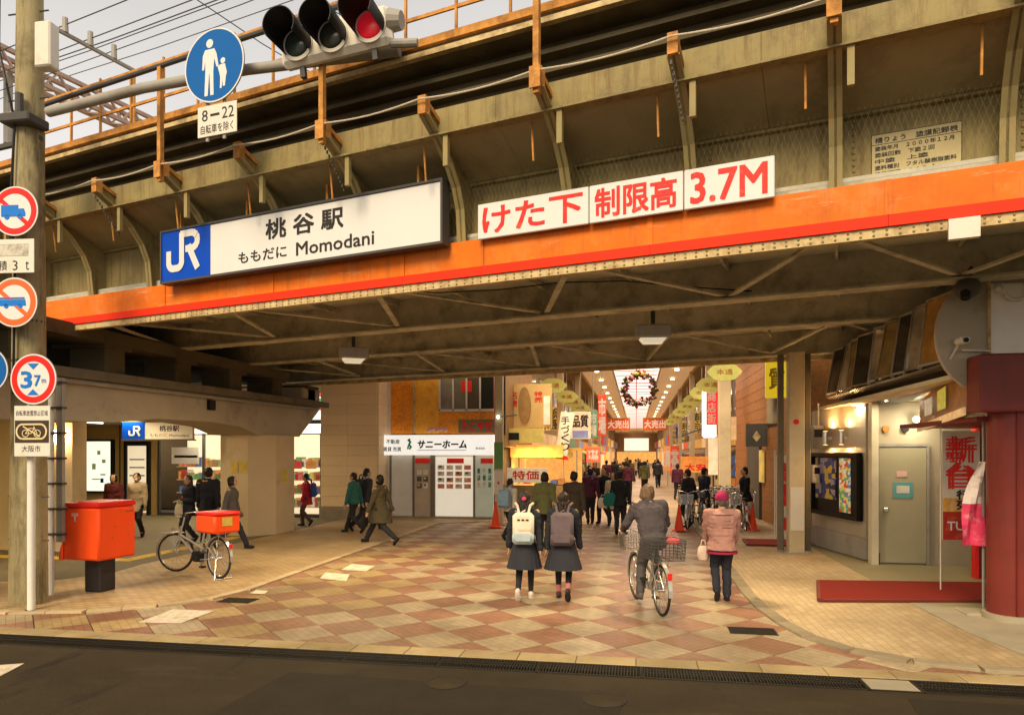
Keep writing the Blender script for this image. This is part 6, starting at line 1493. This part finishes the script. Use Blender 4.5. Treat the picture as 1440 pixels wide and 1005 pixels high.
def on(p, t): return t.matrix_basis @ p
def local(t, v):
    c, s = math.cos(t.rotation_euler.z), math.sin(t.rotation_euler.z); return Vector((t.location.x+c*v[0]-s*v[1], t.location.y+s*v[0]+c*v[1], t.location.z+v[2]))
def backpack(label, pt, H, w, h, d, cols, z=.60, patch=None):
    b = thing('backpack', label, 'backpack', local(pt, (0,-.085*H,z*H)), pt.rotation_euler.z)
    q = MB(); q.bbox((-w/2,-d,0),(w/2,.0,h),.045); q.build('bag', cm_(cols[0]), b, True)
    q = MB(); q.bbox((-w/2-.004,-d-.012,-.004),(w/2+.004,-.01,h*.38),.04); q.build('lower_panel', cm_(cols[1]), b, True)
    q = MB(); q.bbox((-w/2+.03,-d-.03,.03),(w/2-.03,-d+.02,h*.36),.02); q.build('pocket', cm_(cols[1]), b, True)
    q = MB(); 
    for s in (-1,1): q.path([(s*w*.22,-.02,h-.02),(s*w*.30,.0,h+.09),(s*w*.42,.09,h+.12)], .018, 6)
    q.cyl((-.03,-d*.5,h),( .03,-d*.5,h+.035),.010); q.build('strap', cm_(cols[2]), b, True)
    if patch:
        for (x, z_, a, c_) in patch: MB().b2((x-a,-d-.006,z_-.012),(x+a,-d+.002,z_+.012)).build('print', cm_(c_), b)
    return b
def bag(label, pos, w, h, d, colr, rz=0, cat='bag'):
    b = thing('shopping_bag', label, cat, pos, rz); q = MB(); q.rings([(Vector((0,0,0)),w*.4,d*.4),(Vector((0,0,h*.3)),w*.52,d*.52),(Vector((0,0,h*.8)),w*.45,d*.42),(Vector((0,0,h)),w*.3,d*.2)],12); q.build('pouch', cm_(colr), b, True)
    q = MB(); q.path([(-w*.2,0,h),(-w*.12,0,h+.08),(w*.12,0,h+.08),(w*.2,0,h)],.009,6); q.build('handle', cm_(colr), b); return b
NAVY = (.022,.022,.028)
g = G(738, 843); g1, _, _ = person('schoolgirl in dark uniform with long hair carrying a white and pale blue backpack', (g.x, g.y-.02, .003), TH*.4, 1.56, NAVY, .46, 'skirt', (.028,.028,.034), 'long', (.030,.022,.018), (.62,.55,.45), .34, 1, .4, vox=.011, skirt_z=.30, w=.98, sockc=None)
backpack('white and pale blue backpack with cat faces on the left schoolgirl', g1, 1.56, .30, .44, .14, ((.72,.62,.46),(.36,.44,.45),(.70,.62,.48)), .53, [(-.06,.34,.02,(.03,.03,.03)),(.0,.34,.02,(.03,.03,.03)),(.06,.34,.02,(.03,.03,.03)),(.02,.20,.09,(.65,.45,.32))])
g = G(792, 843); g2, _, _ = person('schoolgirl in dark uniform with loose long hair carrying a mauve grey backpack', (g.x, g.y, .003), TH*.2, 1.55, NAVY, .46, 'skirt', (.028,.028,.034), 'long', (.030,.019,.012), (.05,.03,.03), .34, -1, .4, vox=.011, skirt_z=.29, sockc=(.45,.16,.14), flare=1.15)
backpack('mauve grey backpack with a small white label on the right schoolgirl', g2, 1.55, .32, .46, .15, ((.13,.095,.10),(.12,.088,.092),(.15,.11,.11)), .52, [(.04,.10,.028,(.6,.5,.4))])
o = MB().ell((0,0,0),(.035,.03,.03)).build('hair_tie', cm_((.5,.06,.12)), g1); o.location = (0,-.10,1.56*.93)
# lady
g = G(1016, 846); l1, P_, _ = person('older woman in a quilted dusty pink jacket and magenta knit hat', (g.x, g.y+.05, .003), TH*.2, 1.55, (.36,.185,.15), .47, 'trousers', (.022,.024,.034), 'hat', (.1,.08,.07), (.02,.02,.025), .12, 1, .2, {-1: (-.13,.17,.50), 1: (.13,.14,.50)}, vox=.012, hatcol=(.30,.02,.075), w=1.24, flare=.6)
q = MB(); q.rings([(Vector((0,0,.68)),.215,.165),(Vector((0,0,.71)),.22,.168)],20); q.build('sweater_hem', cm_((.35,.02,.06)), l1, True)
qd = MB()
for k in range(6):
    z = .78+k*.09; qd.rings([(Vector((0,.0,z)),.188-.004*abs(k-2),.142),(Vector((0,0,z+.006)),.188-.004*abs(k-2),.142)],24)
qd.build('quilting_seam', cm_((.22,.10,.08)), l1, True)
bag('white and brown patterned shopping bag held by the woman in pink', local(l1, (-.24,.16,.56)), .17, .20, .12, (.55,.42,.34))
# rider
Hh = 1.68; V = Vector
pose = {'pel': V((0,-.27,.94)), 'che': V((0,-.10,1.27)), 'neck': V((0,-.02,1.44)), 'head': V((0,.045,1.555)), 'sh': {-1: V((-.185,-.05,1.39)), 1: V((.185,-.05,1.39))},
        'ft': {1: V((.11,.02,.22)), -1: V((-.11,-.14,.45))}, 'ha': {1: V((.26,.30,1.03)), -1: V((-.26,.30,1.03))}, 'hq': Quaternion((1,0,0), R(12))}
pose['ft'] = {-1: V((-.11,.0,.19)), 1: V((.11,-.13,.47))}
rd, _, _ = person('cyclist with brown hair in charcoal jacket and grey trousers seen from behind', tuple(ride.location), hr, Hh, (.075,.060,.062), .56, 'trousers', (.085,.075,.07), 'bob', (.16,.095,.05), (.10,.09,.08), 0, 1, .2, vox=.012, pose=pose, w=1.14, collar=(.55,.4,.25))
bag('small red pouch lying in the rear basket of the ridden bicycle', local(rd, (.1,-.72,.95)), .18, .07, .12, (.5,.08,.07), 0, 'pouch')
# walkers and standing people: label, px, py, heading, H, kwargs
OUT = R(180)
L = [
 ('woman in a long olive coat with dark handbag striding to the left', 535, 765, R(80), 1.66, dict(top=(.085,.068,.035), hem=.30, hair='bob', stride=.85, swing=.7)),
 ('walker in a teal jacket and black trousers beside the panelled building', 498, 750, R(85), 1.60, dict(top=(.03,.12,.105), bcol=(.02,.02,.02), hcol=(.03,.016,.01), stride=.55, hem=.47)),
 ('man in dark jacket with grey scarf walking behind the teal jacket', 515, 747, R(-40), 1.72, dict(top=(.035,.035,.045), bcol=(.025,.025,.03), stride=.75, scarf=(.3,.28,.28))),
 ('woman in a red coat outside the convenience store', 431, 740, R(110), 1.50, dict(top=(.42,.02,.045), hem=.40, stride=.25, bcol=(.10,.06,.04))),
 ('person in grey jacket stepping past the cream column behind the post bicycle', 325, 773, R(-70), 1.62, dict(top=(.085,.075,.07), hem=.43, hair='bob', stride=.7)),
 ('tall man in a black coat facing the station', 293, 767, R(15), 1.76, dict(top=(.018,.018,.024), hem=.42, stride=.15)),
 ('woman in dark coat holding a pale bag by the station entrance', 266, 765, R(150), 1.58, dict(top=(.02,.02,.028), hem=.40, hair='long', hcol=(.05,.025,.014), stride=.2, arms={1: (.08,.13,.62), -1: (-.08,.13,.62)})),
 ('woman in a beige coat and face mask near the timetable case', 193, 757, R(195), 1.60, dict(top=(.42,.33,.22), hem=.40, hair='bun', stride=.2, mask=True, bcol=(.02,.02,.025))),
 ('person in a maroon jacket in front of the lit timetable', 160, 752, R(200), 1.55, dict(top=(.10,.02,.018), hem=.46, hair='bob', stride=.15)),
 ('person in white jacket with blue backpack at the arcade mouth', 717, 760, R(-30), 1.50, dict(top=(.55,.5,.4), hem=.47, stride=.25, bcol=(.02,.02,.03))),
 ('person in an olive green parka inside the arcade mouth', 766, 765, R(8), 1.68, dict(top=(.13,.135,.055), hem=.42, hair='bob', stride=.4, hood=True)),
 ('person in a dark brown coat walking ahead of the schoolgirls', 807, 764, R(-6), 1.70, dict(top=(.06,.045,.03), hem=.38, stride=.45)),
 ('slim person in a plum jacket and black trousers in mid arcade', 830, 736, R(10), 1.66, dict(top=(.085,.02,.04), hem=.47, stride=.3)),
 ('person in a black coat near the lit stalls', 850, 735, R(150), 1.70, dict(top=(.015,.015,.02), hem=.42, stride=.3)),
 ('person in long cream coat among the arcade shoppers', 862, 738, R(170), 1.55, dict(top=(.52,.43,.30), hem=.30, stride=.3, hair='bob')),
 ('person in black with a teal shoulder bag walking into the arcade', 872, 750, R(0), 1.66, dict(top=(.018,.018,.02), hem=.44, stride=.5)),
 ('person in dark down jacket standing among the parked bicycles', 968, 742, R(60), 1.66, dict(top=(.02,.02,.024), hem=.47, stride=.15, w=1.15)),
 ('person in navy jacket bending over the parked bicycles', 990, 738, R(-60), 1.66, dict(top=(.02,.022,.035), hem=.46, stride=.2, w=1.1)),
 ('person in black leaning by the brick building doorway', 1048, 742, R(100), 1.70, dict(top=(.012,.012,.015), hem=.42, stride=.3)),
]
pobj = {}
for (lab, px, py, rz, H, kw) in L:
    g = G(px, py); z = .026 if g.x < -5.95 else (.03 if g.x > 1.75 else .002)
    t, P_, ha_ = person(lab, (g.x, g.y, z), rz, H, vox=.019, **kw); pobj[px] = (t, ha_)
t, h_ = pobj[535]; bag('dark handbag swinging from the hand of the woman in olive coat', local(t, (-.30,.25,.42)), .30, .26, .12, (.015,.013,.012), R(80))
t, h_ = pobj[266]; bag('pale tote bag held by the woman in dark coat by the station', local(t, (0,.24,.62)), .20, .30, .10, (.6,.5,.35))
t, h_ = pobj[431]; backpack('blue backpack on the woman in the red coat', t, 1.5, .30, .40, .14, ((.03,.10,.32),(.03,.09,.28),(.03,.10,.32)), .55)
t, h_ = pobj[717]; backpack('light blue backpack worn by the person in white at the arcade mouth', t, 1.5, .32, .42, .16, ((.22,.34,.46),(.2,.3,.42),(.22,.34,.46)), .54)
t, h_ = pobj[872]; bag('teal shoulder bag on the person in black', local(t, (-.26,-.05,.72)), .36, .34, .16, (.02,.16,.15))
t, h_ = pobj[862]; bag('white plastic bag beside the person in cream coat', local(t, (.28,.1,.5)), .28, .3, .14, (.7,.62,.5))
t, h_ = pobj[515]; backpack('dark backpack of the man walking behind the teal jacket', t, 1.72, .30, .42, .15, ((.03,.03,.035),(.03,.03,.035),(.04,.04,.04)), .56)
# far crowd, each an individual copied from a few figures
base = [pobj[830][0], pobj[850][0], pobj[807][0], pobj[766][0], pobj[872][0], pobj[862][0], pobj[968][0], pobj[515][0], pobj[498][0]]
rf = random.Random(31); k = 0
for y in (29,31,33,35,37,40,43,46,49,52,56,60,65,70,76,33.5,38.5,44.5,50.5,58,30,36,41,47,54,62,68,74):
    x = rf.uniform(-2.2, 1.9) if y > 30 else rf.choice((-2.6,-2.2,-1.9,.3,1.0)); s_ = rf.choice(base); c = copy_tree(s_)
    c.location = (x, y, .002); c.rotation_euler.z = rf.choice((0,0,math.pi,math.pi))+rf.uniform(-.3,.3); sc_ = rf.uniform(.92,1.04); c.scale = (sc_,)*3
    c['label'] = 'distant shopper %s, in the crowd deep inside the arcade' % {0:'in plum jacket',1:'in black coat',2:'in dark brown coat',3:'in olive parka',4:'in black with teal bag',5:'in long cream coat',6:'in dark down jacket',7:'in dark jacket and grey scarf',8:'in teal jacket'}[base.index(s_)]; c['group'] = 'distant shoppers in the arcade'; k += 1

bpy.data.scenes.remove(TMP)
